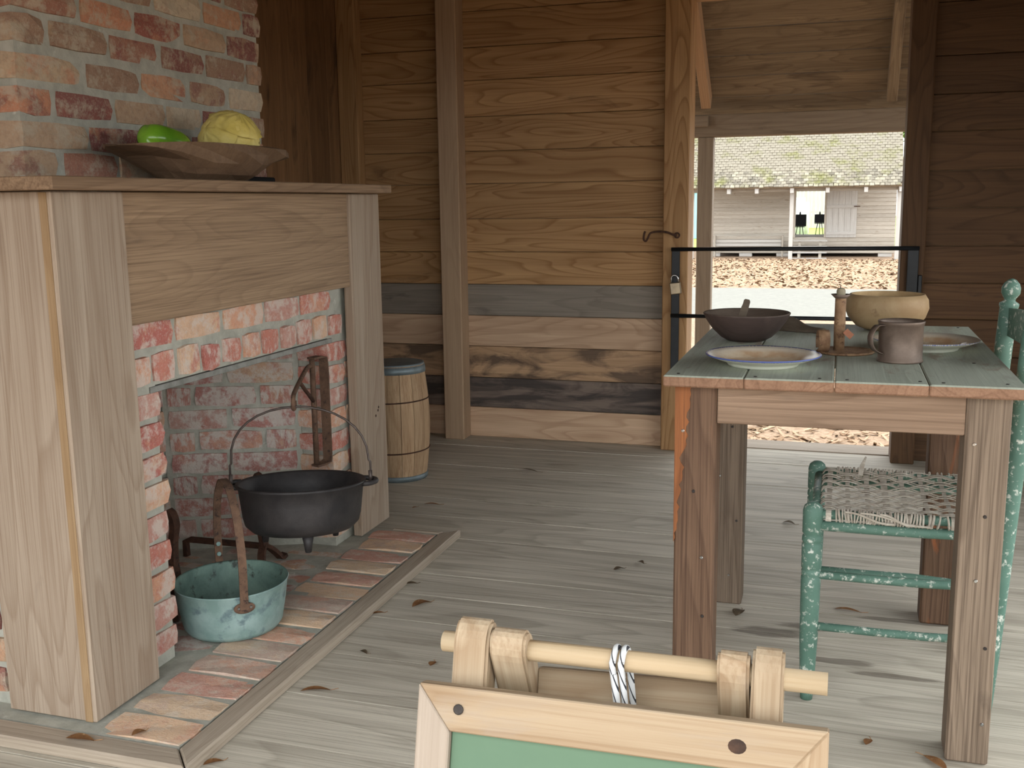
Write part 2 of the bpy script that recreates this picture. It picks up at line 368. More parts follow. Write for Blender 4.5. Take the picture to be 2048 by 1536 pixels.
M_GLAZE.color(M_GLAZE.mix(M_GLAZE.math('MULTIPLY', _bl, 0.92), _base, srgb(58, 78, 150)))
M_GLAZE = M_GLAZE.m
M_PEPPER = mottled('pepper_skin', srgb(86, 132, 30), srgb(116, 160, 44), 10, rough=0.22, spec=0.5, bump=0.02)
M_STEM = mottled('pepper_stem', srgb(92, 110, 44), srgb(110, 126, 56), 30)
M_CABB = mottled('cabbage_leaf', srgb(196, 176, 92), srgb(218, 202, 124), 14, srgb(176, 150, 72), 0.6, rough=0.5, bump=0.3, bs=3)
M_GREEN = mottled('green_chair_paint', srgb(78, 108, 94), srgb(92, 122, 108), 10, srgb(196, 198, 186), 0.555, rough=0.55, bump=0.15, s3=8.0, detail=6)
M_GREEND = M_GREEN
M_SPLIT = mottled('seat_splint', srgb(186, 178, 164), srgb(158, 148, 134), 40, srgb(206, 198, 184), 0.6, rough=0.85)
M_ROPE = NT('flecked_rope', 0.8)
_sr = M_ROPE.n('ShaderNodeSeparateXYZ'); M_ROPE.l(M_ROPE.n('ShaderNodeTexCoord').outputs['Object'], _sr.inputs[0])
_fl = M_ROPE.math('LESS_THAN', M_ROPE.math('FRACT', M_ROPE.math('ADD', M_ROPE.math('MULTIPLY', _sr.outputs[2], 62.0), M_ROPE.math('MULTIPLY', _sr.outputs[0], 150.0))), 0.2)
M_ROPE.color(M_ROPE.mix(_fl, srgb(196, 196, 194), srgb(44, 44, 48))); M_ROPE = M_ROPE.m
M_CHALK = mottled('green_panel', srgb(84, 108, 86), srgb(88, 112, 89), 6, rough=0.6, bump=0.0)
M_LEAF = mottled('dry_leaf', srgb(176, 132, 88), srgb(140, 98, 64), 40, srgb(204, 170, 128), 0.6, rough=0.7)
M_LEAFD = mottled('dry_leaf_grey', srgb(128, 112, 90), srgb(104, 88, 70), 40, srgb(168, 154, 130), 0.6, rough=0.7)
M_KNOT = mottled('dark_knot', srgb(70, 48, 34), srgb(44, 30, 22), 60)
M_SCREW = mottled('screw_head', srgb(66, 60, 56), srgb(50, 46, 44), 60, rough=0.5, metal=0.5)

M_MULCH = mottled('wood_mulch', srgb(118, 94, 72), srgb(150, 126, 102), 24, srgb(92, 68, 50), 0.58, rough=0.95, bump=0.8, lo=0.35, hi=0.6)
M_ROAD = mottled('gravel_road', srgb(108, 106, 98), srgb(120, 118, 109), 9, srgb(94, 92, 85), 0.6, rough=0.95, bump=0.4)
M_SHINGLE = NT('mossy_shingle', 0.9, 0, 0.15)
_v = M_SHINGLE.coords()
_c = M_SHINGLE.ramp(M_SHINGLE.rand, [(0, srgb(106, 99, 87)), (0.35, srgb(124, 117, 103)), (0.6, srgb(92, 86, 76)), (0.85, srgb(138, 131, 115))])
_g = M_SHINGLE.n('ShaderNodeNewGeometry').outputs['Position']
_moss = M_SHINGLE.noise(_g, 1.3, 4, 0.65)
_c = M_SHINGLE.mix(M_SHINGLE.math('MULTIPLY', M_SHINGLE.bw(_moss, 0.50, 0.68), 0.75), _c, srgb(98, 98, 50))
_c = M_SHINGLE.mix(M_SHINGLE.bw(M_SHINGLE.noise(_g, 9, 4, 0.65), 0.52, 0.8), _c, srgb(142, 136, 122))
M_SHINGLE.color(_c); M_SHINGLE = M_SHINGLE.m
M_GRASS = mottled('lawn_grass', srgb(128, 150, 60), srgb(152, 172, 76), 3, rough=0.95)
M_WHITE = mottled('white_panel', srgb(214, 216, 216), srgb(200, 202, 204), 2, rough=0.5, bump=0)
M_BLUE = mottled('pale_blue_panel', srgb(140, 186, 204), srgb(150, 192, 208), 2, rough=0.7)
M_FOL = mottled('tree_foliage', srgb(78, 108, 44), srgb(114, 142, 62), 3, rough=0.9)
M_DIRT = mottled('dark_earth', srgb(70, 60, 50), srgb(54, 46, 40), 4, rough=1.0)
M_CEIL = wood('ceiling_board', srgb(84, 64, 48), srgb(56, 42, 30), 0.4, 12, 0.1, grain=0.3)

#--SECTION: room
XL, XR, YF, YB, ZC = -2.26, 1.35, 0.25, 4.568, 2.9
# floor: planks over a sub-floor
floor = link('floor', box_mesh(XR - XL + 0.2, YB - YF + 0.3, 0.06, 0, M_DIRT), None, None, ((XL + XR) / 2, (YB + YF) / 2 + 0.02, -0.061)); tag(floor, kind='structure')
seams = [0.16, 0.36, 0.57, 0.78, 0.99, 1.20, 1.38, 1.56, 1.75, 1.96, 2.18, 2.42, 2.60, 2.765, 2.945, 3.10, 3.32, 3.54, 3.725, 3.86, 4.02, 4.20, 4.375, 4.63]
for a, b in zip(seams[:-1], seams[1:]):
    dz = RND.uniform(-0.0012, 0.0008)
    board('plank', XL, XR, a + 0.0013, b - 0.0013, -0.03, 0.0 + dz, M_FLOOR, floor, 'x', 0.0006)
sill = board('trim_1', -0.73, 0.33, 4.632, 4.80, -0.03, 0.004, M_HTRIM, None, 'x', 0.003); tag(sill, kind='structure')

# back wall with the door opening x -0.627..0.229
def multi_box(name, boxes, mat, parent=None, loc=(0, 0, 0)):
    bm = bmesh.new()
    for x0, x1, y0, y1, z0, z1 in boxes:
        r = bmesh.ops.create_cube(bm, size=1.0)
        for v in r['verts']: v.co = Vector(((x0 + x1) / 2 + v.co.x * (x1 - x0), (y0 + y1) / 2 + v.co.y * (y1 - y0), (z0 + z1) / 2 + v.co.z * (z1 - z0))) - Vector(loc)
    return link(name, bm_mesh(bm), mat, parent, loc)
wb = multi_box('wall_back', [(XL - 0.1, -0.64, YB + 0.022, YB + 0.07, -0.06, ZC), (0.245, XR + 0.1, YB + 0.022, YB + 0.07, -0.06, ZC), (-0.64, 0.245, YB + 0.022, YB + 0.07, 1.99, ZC)], M_STUD); tag(wb, kind='structure')
zr = [0.0, 0.144, 0.287, 0.436, 0.581, 0.727, 0.877, 1.028, 1.187, 1.333, 1.486, 1.645, 1.789, 1.944, 2.10, 2.25, 2.41, 2.57, 2.73, ZC]
mats = [M_PINEL, M_PBLACK, M_PSMUDGE, M_PINEL, M_PGREY] + [M_PINE] * 20
for i, (a, b) in enumerate(zip(zr[:-1], zr[1:])):
    board('wall_board', XL, -0.64, YB, YB + 0.021, a + 0.001, b - 0.001, mats[i], wb, 'x', 0.0025)
zr2 = [0.0, 0.15, 0.30, 0.452, 0.604, 0.752, 0.902, 1.055, 1.203, 1.356, 1.5, 1.648, 1.851, 2.0, 2.15, 2.30, 2.45, 2.6, 2.75, ZC]
for a, b in zip(zr2[:-1], zr2[1:]):
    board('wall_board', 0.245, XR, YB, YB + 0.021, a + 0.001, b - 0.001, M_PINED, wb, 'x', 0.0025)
for a, b in ((1.99, 2.15), (2.15, 2.30), (2.30, 2.45), (2.45, 2.6), (2.6, 2.75), (2.75, ZC)):
    board('wall_board', -0.638, 0.243, YB, YB + 0.021, a + 0.001, b - 0.001, M_PINE, wb, 'x', 0.0025)
board('stud', -1.757, -1.660, 4.470, YB, 0.001, ZC, M_STUD, wb, 'z', 0.004)
board('stud', XL, -2.164, 4.500, YB, 0.001, ZC, M_PINE, wb, 'z', 0.004)
board('door_post', -0.738, -0.629, 4.498, YB + 0.09, 0.001, ZC, M_PINE, wb, 'z', 0.004)
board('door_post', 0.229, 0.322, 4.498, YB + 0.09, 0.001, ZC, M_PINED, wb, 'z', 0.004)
board('door_head', -0.629, 0.229, 4.51, YB + 0.09, 1.93, 1.99, M_PINE, wb, 'x', 0.004)

# left wall, vertical boards
wl = multi_box('wall_left', [(XL - 0.08, XL - 0.021, YF, YB, -0.06, ZC)], M_STUD); tag(wl, kind='structure')
ys = [0.25, 0.43, 0.62, 0.82, 1.0, 1.19, 1.40, 1.60, 1.80, 2.0, 2.2, 2.4, 2.62, 2.82, 3.02, 3.22, 3.42, 3.62, 3.80, 3.99, 4.10, 4.215, 4.40, YB]
for a, b in zip(ys[:-1], ys[1:]):
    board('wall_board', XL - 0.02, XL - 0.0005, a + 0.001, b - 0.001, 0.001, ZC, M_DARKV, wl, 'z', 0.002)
# right wall and front wall (open doorway side), ceiling
WO = (0.40, 3.40, 0.15, 1.62)     # unseen opening added in the right wall to brighten the room: y0, y1, z0, z1
wr = multi_box('wall_right', [(XR + 0.021, XR + 0.08, YF, WO[0], -0.06, ZC), (XR + 0.021, XR + 0.08, WO[1], YB, -0.06, ZC), (XR + 0.021, XR + 0.08, WO[0], WO[1], -0.06, WO[2]), (XR + 0.021, XR + 0.08, WO[0], WO[1], WO[3], ZC)], M_STUD); tag(wr, kind='structure')
for a, b in zip(zr[:-1], zr[1:]):
    segs = [(YF, YB)] if b < WO[2] + 0.14 or a > WO[3] - 0.12 else [(YF, WO[0]), (WO[1], YB)]
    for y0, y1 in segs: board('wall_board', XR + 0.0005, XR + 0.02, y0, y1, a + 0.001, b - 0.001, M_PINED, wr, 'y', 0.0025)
for z_ in WO[2:]: board('window_frame', XR - 0.01, XR + 0.09, WO[0], WO[1], z_ - 0.02, z_ + 0.02, M_STUD, wr, 'y', 0.003)  # rails edging the added light opening
FO = (-2.1, 1.2, 1.66)      # wide unseen opening on the camera's side, sized to shape the room's light
wf = multi_box('wall_front', [(XL - 0.08, FO[0], YF - 0.08, YF - 0.021, -0.06, ZC), (FO[1], XR + 0.08, YF - 0.08, YF - 0.021, -0.06, ZC), (FO[0], FO[1], YF - 0.08, YF - 0.021, FO[2], ZC)], M_STUD); tag(wf, kind='structure')
for a, b in zip(zr[:-1], zr[1:]):
    if a < FO[2] - 0.05:
        board('wall_board', XL, FO[0], YF - 0.02, YF - 0.0005, a + 0.001, b - 0.001, M_PINE, wf, 'x', 0.0025)
        board('wall_board', FO[1], XR, YF - 0.02, YF - 0.0005, a + 0.001, b - 0.001, M_PINE, wf, 'x', 0.0025)
    else: board('wall_board', XL, XR, YF - 0.02, YF - 0.0005, max(a, FO[2]) + 0.001, b - 0.001, M_PINE, wf, 'x', 0.0025)
ce = multi_box('ceiling', [(XL - 0.1, XR + 0.1, YF - 0.1, YB + 0.1, ZC, ZC + 0.05)], M_CEIL); tag(ce, kind='structure')
for i in range(7): board('joist', XL + 0.3 + i * 0.5, XL + 0.35 + i * 0.5, YF, YB, ZC - 0.13, ZC - 0.001, M_CEIL, ce, 'y', 0.004)

#--SECTION: fireplace
fp = thing('fireplace', 'old brick fireplace with open firebox, chimney breast and brick hearth against the left wall', 'fireplace', (-1.9, 2.4, 0.0))
YN, YFR, XF, XB, XC = 1.695, 3.165, -1.508, -2.0, -1.698
OY0, OY1, LZ = 2.012, 2.858, 0.69
def brick_variants(mat, n=6):
    out = []
    for s in range(n):
        r = random.Random(s * 17 + len(mat.name)); bm = bmesh.new()
        bmesh.ops.create_cube(bm, size=1.0)
        bmesh.ops.subdivide_edges(bm, edges=list(bm.edges), cuts=1, use_grid_fill=True)
        for v in bm.verts:
            c = v.co; k = sum(abs(abs(a) - 0.5) < 1e-4 for a in c)
            v.co = Vector((c.x * (0.965 if k == 3 else 1.0), c.y * (0.93 if k == 3 else 1.0), c.z * (0.90 if k == 3 else 1.0)))
            v.co += Vector((r.uniform(-1, 1) * 0.014, r.uniform(-1, 1) * 0.03, r.uniform(-1, 1) * 0.05))
        bmesh.ops.recalc_face_normals(bm, faces=bm.faces)
        me = bm_mesh(bm, 'brick'); me.materials.append(mat); out.append(me)
    return out
BV = {m: brick_variants(m) for m in (M_BRICK, M_BRICKF, M_BRICKJ, M_BRICKH)}
def brick(x0, x1, y0, y1, z0, z1, mat, parent, rz=0.0):
    """long dimension may lie along x or y; local X is the long side"""
    me = RND.choice(BV[mat]); c = ((x0 + x1) / 2, (y0 + y1) / 2, (z0 + z1) / 2)
    o = link('brick', me, None, parent, c)
    dx, dy, dz = x1 - x0, y1 - y0, z1 - z0
    flip = RND.choice((0, math.pi))
    if dy >= dx: o.rotation_euler = (0, 0, rz + math.pi / 2 + flip); o.scale = (dy, dx, dz)
    else: o.rotation_euler = (0, 0, rz + flip); o.scale = (dx, dy, dz)
    o.rotation_euler.x += RND.uniform(-0.02, 0.02)
    return o
CH, BH = 0.0712, 0.058
# masonry cores (mortar)
core = multi_box('mortar_core', [(XL, XF, YN + 0.004, OY0 - 0.004, 0.0, 1.133), (XL, XF, OY1 + 0.004, YFR - 0.004, 0.0, 1.133), (XL, XF, OY0 - 0.004, OY1 + 0.004, LZ + 0.004, 1.133),
    (XL, XB - 0.006, OY0 - 0.004, OY1 + 0.004, 0.0, LZ + 0.01)], M_MORTAR, fp, (-1.9, 2.4, 0.5))
stack = multi_box('chimney_breast', [(XL, XC, 1.872, 2.857, 1.133, ZC - 0.001)], M_MORTAR, fp, (-1.95, 2.36, 1.8))
# splayed firebox sides
def splay(name, y_front, y_back):
    bm = bmesh.new(); L = Vector((-1.8, (y_front + y_back) / 2, 0.3)); s = 0.02 if y_back < y_front else -0.02
    pts = [(-1.61, y_front), (XB, y_back), (XB, y_back + 8 * s), (-1.61, y_front + 2 * s)]
    a = [bm.verts.new(Vector((x, y, 0.0)) - L) for x, y in pts]; b = [bm.verts.new(Vector((x, y, LZ + 0.01)) - L) for x, y in pts]
    bm.faces.new(a); bm.faces.new(b[::-1])
    for i in range(4): bm.faces.new((a[i], a[(i + 1) % 4], b[(i + 1) % 4], b[i]))
    bmesh.ops.recalc_face_normals(bm, faces=bm.faces); return link(name, bm_mesh(bm), M_MORTAR, fp, L)
sp_far = splay('firebox_side', OY1 - 0.003, 2.69); sp_near = splay('firebox_side', OY0 + 0.003, 2.18)
ztops = [0.678 - CH * k for k in range(10)]
for k, zt in enumerate(ztops):
    z0, z1 = zt - BH, zt + RND.uniform(-0.002, 0.002)
    if z1 < 0.05: continue
    z0 = max(z0, 0.02)
    # near jamb: front bricks
    brick(-1.61, -1.50 + RND.uniform(-0.004, 0.004), 1.86 + RND.uniform(-0.01, 0.01), 2.020 + RND.uniform(-0.005, 0.004), z0, z1, M_BRICKJ, core)
    brick(-1.61, -1.502, 1.70, 1.845, z0, z1, M_BRICKJ, core)
    # far jamb
    w = 0.105 if k % 2 else 0.125
    brick(-1.614 + RND.uniform(-.01, .01), -1.50, 2.850, 2.850 + w, z0, z1, M_BRICKJ, core)
    brick(-1.60, -1.502, 2.862 + w, 3.155, z0, z1, M_BRICKJ, core)
for k in range(10):
    z1 = 0.678 - CH * k + 0.012; z0 = z1 - BH - 0.004
    if z0 < -0.01: break
    z0 = max(z0, 0.022)
    for (yf, yb, par) in ((OY1 - 0.003, 2.69, sp_far), (OY0 + 0.003, 2.18, sp_near)):
        d = Vector((XB + 1.61, yb - yf, 0)); Ln = d.length; d /= Ln; ang = math.atan2(-d.y, -d.x)
        cuts = [0.02, 0.02 + (0.20 if k % 2 else 0.115) + RND.uniform(-0.02, 0.02)]
        cuts += [min(cuts[-1] + 0.2 + RND.uniform(-0.015, 0.015), Ln)]
        if Ln - cuts[-1] > 0.04: cuts.append(Ln)
        sgn = 1 if yb < yf else -1
        for a, b in zip(cuts[:-1], cuts[1:]):
            m = Vector((-1.61, yf, 0)) + d * (a + b) / 2 + Vector((0, sgn * 0.028, 0))
            l_ = b - a - 0.014
            brick(m.x - l_ / 2, m.x + l_ / 2, m.y - 0.032, m.y + 0.032, z0, z1, M_BRICKF, par, ang)
    for j in range(3):
        o = 0.1 * (k % 2); y0 = 2.19 + j * 0.205 - o
        brick(XB - 0.05, XB + 0.004, max(y0, 2.16), min(y0 + 0.192, 2.70), z0, z1, M_BRICKF, core)
# over the opening: rowlock headers and a stretcher course, steel lintel
y = 1.905
for k in range(11):
    w = RND.uniform(0.072, 0.084)
    brick(-1.60, -1.499 + RND.uniform(-0.003, 0.005), y, y + w, LZ + 0.008 + RND.uniform(-0.004, 0.004), LZ + 0.076 + RND.uniform(-0.004, 0.004), M_BRICKJ, core); y += w + 0.018
y = 1.90
for k in range(6):
    w = RND.uniform(0.18, 0.195)
    if y + w > 3.05: break
    brick(-1.60, -1.501, y, y + w, LZ + 0.092, LZ + 0.152, M_BRICKJ, core); y += w + 0.016
lint = board('lintel', -1.60, -1.503, 1.985, 2.885, LZ - 0.012, LZ + 0.002, M_STEEL, fp, 'y', 0.001)
# near flank of the lower masonry, beside the pilaster
for k in range(15):
    zt = 0.678 - CH * 8 + CH * k + 0.0; z0, z1 = zt - BH, zt
    if z0 < 0.01 or z1 > 1.12: continue
    x = -1.70 - (0.07 if k % 2 else 0.0)
    if k % 2: brick(-1.765, -1.70, YN - 0.004, YN + 0.1, z0, z1, M_BRICK, core)
    while x > XL + 0.06:
        x1 = max(x - 0.19, XL + 0.01); brick(x1, x - 0.012, YN - 0.004, YN + 0.09, z0, z1, M_BRICK, core); x = x1
# chimney breast rows measured along y
rows = {1.198: [(1.866, 1.968), (1.994, 2.17), (2.185, 2.375), (2.39, 2.575), (2.59, 2.78), (2.795, 2.864)],
 1.262: [(1.866, 2.075), (2.086, 2.272), (2.285, 2.48), (2.495, 2.68), (2.695, 2.866)],
 1.333: [(1.866, 1.966), (1.982, 2.166), (2.185, 2.375), (2.388, 2.54), (2.552, 2.777), (2.791, 2.868)],
 1.406: [(1.866, 2.071), (2.091, 2.280), (2.295, 2.48), (2.502, 2.669), (2.692, 2.868)],
 1.484: [(1.866, 1.962), (1.979, 2.165), (2.180, 2.359), (2.382, 2.567), (2.584, 2.775), (2.788, 2.866)],
 1.553: [(1.866, 2.07), (2.086, 2.265), (2.283, 2.473), (2.486, 2.679), (2.694, 2.866)],
 1.626: [(1.866, 1.96), (1.975, 2.16), (2.175, 2.352), (2.367, 2.565), (2.584, 2.769), (2.784, 2.868)],
 1.692: [(1.866, 2.06), (2.075, 2.27), (2.285, 2.47), (2.485, 2.68), (2.696, 2.868)]}
z = 1.765; k = 0
while z < 2.28:
    rows[round(z, 3)] = rows[1.626] if k % 2 == 0 else rows[1.553]; z += 0.0715; k += 1
for i, (zc, segs) in enumerate(sorted(rows.items())):
    for j, (a, b) in enumerate(segs):
        deep = 0.105 if j else (0.205 if (b - a) < 0.12 else 0.105)
        brick(XC - deep + 0.006, XC + 0.006 + RND.uniform(-0.003, 0.003), a, b, zc - 0.029, zc + 0.029, M_BRICK, stack)
    x = XC - (0.115 if segs[0][1] - segs[0][0] > 0.12 else 0.215)
    while x > XL + 0.08:
        x1 = max(x - 0.19, XL + 0.01); brick(x1, x - 0.012, 1.866, 1.93, zc - 0.029, zc + 0.029, M_BRICK, stack); x = x1 - 0.004
# hearth slab and its bricks
hz = 0.024
hearth = multi_box('hearth', [(XB, -1.238, 1.64, 3.055, 0.001, hz - 0.001)], M_MORTAR, fp, (-1.5, 2.35, 0.0))
y = 1.642; n = 14; pitch = (3.056 - 1.642) / n
for k in range(n):
    w = pitch - 0.013 + RND.uniform(-0.004, 0.003)
    brick(-1.437 + RND.uniform(-0.01, 0.004), -1.238 + RND.uniform(-0.003, 0.002), y + 0.003, y + 0.003 + w, -0.025, hz + 0.004 + RND.uniform(-0.002, 0.002), M_BRICKH, hearth)
    y += pitch
for c_ in range(3):
    x1 = -1.452 - c_ * 0.185
    for k in range(9):
        y0 = 2.03 + k * 0.1 + (0.05 if c_ % 2 else 0) 
        if y0 + 0.09 > 2.85 - max(0, (-1.6 - x1)) * 0.5 or y0 < 2.03 + max(0, (-1.5 - x1)) * 0.4: continue
        brick(x1 - 0.175, x1, y0, y0 + 0.09, -0.03, hz - 0.001, M_BRICKF, hearth)

# wooden trim round the hearth (mitred)
def prism(name, poly, z0, z1, mat, parent=None, bev=0.004, kind=None):
    c = Vector((sum(p[0] for p in poly) / len(poly), sum(p[1] for p in poly) / len(poly), (z0 + z1) / 2)); bm = bmesh.new()
    lo = [bm.verts.new(Vector((x, y, z0)) - c) for x, y in poly]; hi = [bm.verts.new(Vector((x, y, z1)) - c) for x, y in poly]
    bm.faces.new(lo[::-1]); bm.faces.new(hi)
    for i in range(len(poly)): bm.faces.new((lo[i], lo[(i + 1) % len(poly)], hi[(i + 1) % len(poly)], hi[i]))
    bmesh.ops.recalc_face_normals(bm, faces=bm.faces)
    if bev: bmesh.ops.bevel(bm, geom=[e for e in bm.edges if all(v.co.z > 0 for v in e.verts)], offset=bev, segments=1, affect='EDGES')
    return c, bm
def trim_piece(name, poly, grain):
    c, bm = prism(name, poly, 0.001, hz + 0.002, None)
    if grain == 'y':
        for v in bm.verts: v.co = Vector((v.co.y, -v.co.x, v.co.z))
        return tag(link(name, bm_mesh(bm), M_HTRIM, None, c, _AX['y']), kind='structure')
    return tag(link(name, bm_mesh(bm), M_HTRIM, None, c), kind='structure')
trim_piece('trim_2', [(-1.234, 1.636), (-1.178, 1.576), (-1.178, 3.115), (-1.234, 3.06)], 'y')
trim_piece('trim_3', [(-1.236, 1.634), (-1.180, 1.574), (XL + 0.01, 1.574), (XL + 0.01, 1.634)], 'x')
trim_piece('trim_4', [(-1.236, 3.062), (-1.40, 3.062), (-1.40, 3.080), (-1.218, 3.080)], 'x')

# mantelpiece
mp = thing('mantelpiece', 'pale weathered wooden mantelpiece framing the brick fireplace', 'mantelpiece', (-1.5, 2.4, 0.0))
board('mantel_shelf', -1.688, -1.400, 1.607, 3.143, 1.1355, 1.1615, M_SHELF, mp, 'y', 0.002)
board('frieze_board', -1.500, -1.470, 1.884, 2.958, 0.846, 1.134, M_FRIEZE, mp, 'y', 0.002)
pil1 = board('pilaster', -1.488, -1.461, 1.669, 1.886, 0.028, 1.134, M_PILAS, mp, 'z', 0.003)
board('pilaster_return', -1.688, -1.4885, 1.671, 1.692, 0.028, 1.134, M_PILAS, mp, 'z', 0.002)
pil2 = board('pilaster', -1.492, -1.461, 2.956, 3.173, 0.028, 1.134, M_PILAS, mp, 'z', 0.003)
board('pilaster_return', -1.688, -1.493, 3.168, 3.188, 0.028, 1.134, M_PILAS, mp, 'z', 0.002)
e1 = board('edge_strip', -1.4870, -1.4690, 1.6665, 1.670, 0.03, 1.132, M_PILEDGE, mp, 'z', 0.0005); e1['label'] = 'tan raw edge of the pilaster board'
for i in range(3):
    o = lathe('nail_hole', [(0.0, 0), (0.005, 0.0), (0.004, 0.0012), (0.0, 0.0012)], M_KNOT, mp, (-1.4612, 3.10 + (0.01, -0.008, 0.015)[i], (0.42, 0.405, 0.43)[i]), seg=8, cap0=False, cap1=False)
    o.rotation_euler = (0, math.pi / 2, 0)

#--SECTION: fireplace iron
# swinging pot crane on the far jamb
pc = thing('pot_crane', 'rusty iron pot crane bracket bolted inside the fireplace jamb', 'pot crane', (-1.53, 2.845, 0.30))
bx = -1.513
strap('bracket', [(bx - 0.016, 2.790, 0.640), (bx - 0.006, 2.826, 0.641), (bx, 2.838, 0.636), (bx, 2.842, 0.615), (bx, 2.842, 0.330), (bx, 2.838, 0.311), (bx - 0.006, 2.826, 0.305), (bx - 0.018, 2.788, 0.304)], 0.030, (1, 0, 0), 0.006, M_RUST, pc, (bx, 2.83, 0.47))
tube('pivot_rod', [(bx - 0.022, 2.808, 0.306), (bx - 0.022, 2.808, 0.640)], 0.0085, M_RUST, pc, (bx - 0.022, 2.808, 0.47))
arm_end = Vector((-1.398, 2.455, 0.575))
tube('arm', catmull([(bx - 0.022, 2.808, 0.612), (-1.53, 2.77, 0.616), (-1.475, 2.62, 0.600), (-1.425, 2.50, 0.592), (-1.402, 2.452, 0.588), (-1.398, 2.443, 0.575), (-1.399, 2.443, 0.562), (-1.402, 2.452, 0.556), (-1.405, 2.461, 0.562), (-1.406, 2.463, 0.576)], 5), 0.0065, M_RUST, pc, (-1.45, 2.6, 0.6))
tube('brace', [(bx - 0.022, 2.805, 0.505), (-1.468, 2.61, 0.598)], 0.006, M_RUSTD, pc, (-1.5, 2.7, 0.55))

# cast iron kettle
KC = Vector((-1.388, 2.447, 0.205))
kt = thing('cast_iron_kettle', 'black cast iron three-legged kettle hanging from the pot crane by a wire bail', 'kettle', KC)
ed = Vector((0.93, 0.37, 0)).normalized()
KT3 = Matrix.Rotation(math.radians(-5.0), 3, ed); KP = KC + Vector((0, 0, 0.150))
def ktilt(p): return KP + KT3 @ (Vector(p) - KP)
bm = lathe_bm([(r, z - 0.150) for r, z in [(0.0, 0.018), (0.11, 0.018), (0.138, 0.024), (0.154, 0.040), (0.1595, 0.060), (0.165, 0.105), (0.169, 0.140), (0.176, 0.145), (0.177, 0.151), (0.172, 0.153), (0.164, 0.148), (0.159, 0.10), (0.152, 0.055), (0.137, 0.034), (0.09, 0.028), (0.0, 0.028)]], 56, cap0=False, cap1=False)
bmesh.ops.recalc_face_normals(bm, faces=bm.faces); link('body', bm_mesh(bm), M_IRON, kt, KP, KT3, smooth=True)
for s in (-1, 1):
    e0 = KC + ed * s * 0.168 + Vector((0, 0, 0.146)); pd = Vector((-ed.y, ed.x, 0))
    loop = [e0 + pd * -0.030, e0 + ed * s * 0.018 + pd * -0.028, e0 + ed * s * 0.032 + pd * -0.014, e0 + ed * s * 0.036, e0 + ed * s * 0.032 + pd * 0.014, e0 + ed * s * 0.018 + pd * 0.028, e0 + pd * 0.030]
    tube('ear', catmull(loop, 3), 0.0075, M_IRON, kt, e0, seg=8)
ba = KC + ed * -0.190 + Vector((0, 0, 0.150)); bb = KC + ed * 0.190 + Vector((0, 0, 0.150))
pts = [ba + Vector((0, 0, -0.01)), ba + Vector((0, 0, 0.05))]
for i in range(0, 17):
    t = i / 16; a = math.pi * (1 - t)
    pts.append(KC + ed * (0.186 * math.cos(a)) + Vector((-0.010 * math.sin(a), 0.006 * math.sin(a), 0.205 + 0.152 * math.sin(a) ** 0.85)))
pts += [bb + Vector((0, 0, 0.05)), bb + Vector((0, 0, -0.01))]
tube('bail', pts, 0.0032, M_WIRE, kt, KC + Vector((0, 0, 0.2)), seg=8)
for s in (-1, 1): tube('bail_coil', [KC + ed * s * 0.190 + Vector((0, 0, 0.142)), KC + ed * s * 0.189 + Vector((0, 0, 0.175))], 0.0055, M_WIRE, kt, KC + ed * s * 0.19 + Vector((0, 0, 0.16)), seg=8)
for a in (-0.95, -0.95 + 2.094, -0.95 + 4.189):
    p = KC + Vector((math.cos(a), math.sin(a), 0)) * 0.112
    tube('leg', [ktilt(p + Vector((0, 0, 0.024))), ktilt(p + Vector((0, 0, -0.022)))], [0.016, 0.008], M_IRON, kt, p, seg=12)

# copper pail with a strap handle
PC = Vector((-1.468, 2.205, 0.0275))
pl = thing('copper_pail', 'verdigris green copper pail with tall rusty strap handle on the hearth', 'pail', PC)
lathe('bowl', [(0.0, 0.0), (0.100, 0.0), (0.117, 0.004), (0.125, 0.016), (0.135, 0.07), (0.1425, 0.123), (0.145, 0.126), (0.1435, 0.128), (0.1405, 0.124), (0.132, 0.07), (0.121, 0.018), (0.094, 0.005), (0.0, 0.005)], M_COPPER, pl, PC, 56, cap0=False, cap1=False)
pl.children[0].data.materials.append(M_COPPERI)
for p in pl.children[0].data.polygons:
    if (p.normal.x * p.center.x + p.normal.y * p.center.y) < -0.001 or (p.normal.z > 0.9 and p.center.z < 0.03): p.material_index = 1
hd = Vector((0.70, -0.71, 0)).normalized()       # towards the front ear
hp = Vector((-hd.y, hd.x, 0))
fr = PC + hd * 0.1455; bk = PC - hd * 0.1455
apex = PC + Vector((0.0, 0.0, 0.385)) + hd * 0.0
hpts = catmull([fr + Vector((0, 0, 0.095)), fr + Vector((0, 0, 0.13)), fr + hd * 0.002 + Vector((0, 0, 0.23)), fr - hd * 0.03 + Vector((0, 0, 0.32)), PC + hd * 0.055 + Vector((0, 0, 0.375)), apex, PC - hd * 0.05 + Vector((0, 0, 0.375)), bk + hd * 0.03 + Vector((0, 0, 0.31)), bk + Vector((0, 0, 0.22)), bk - hd * 0.001 + Vector((0, 0, 0.10))], 5)
strap('handle', hpts, 0.020, hp, 0.0045, M_RUST, pl, PC + Vector((0, 0, 0.2)))
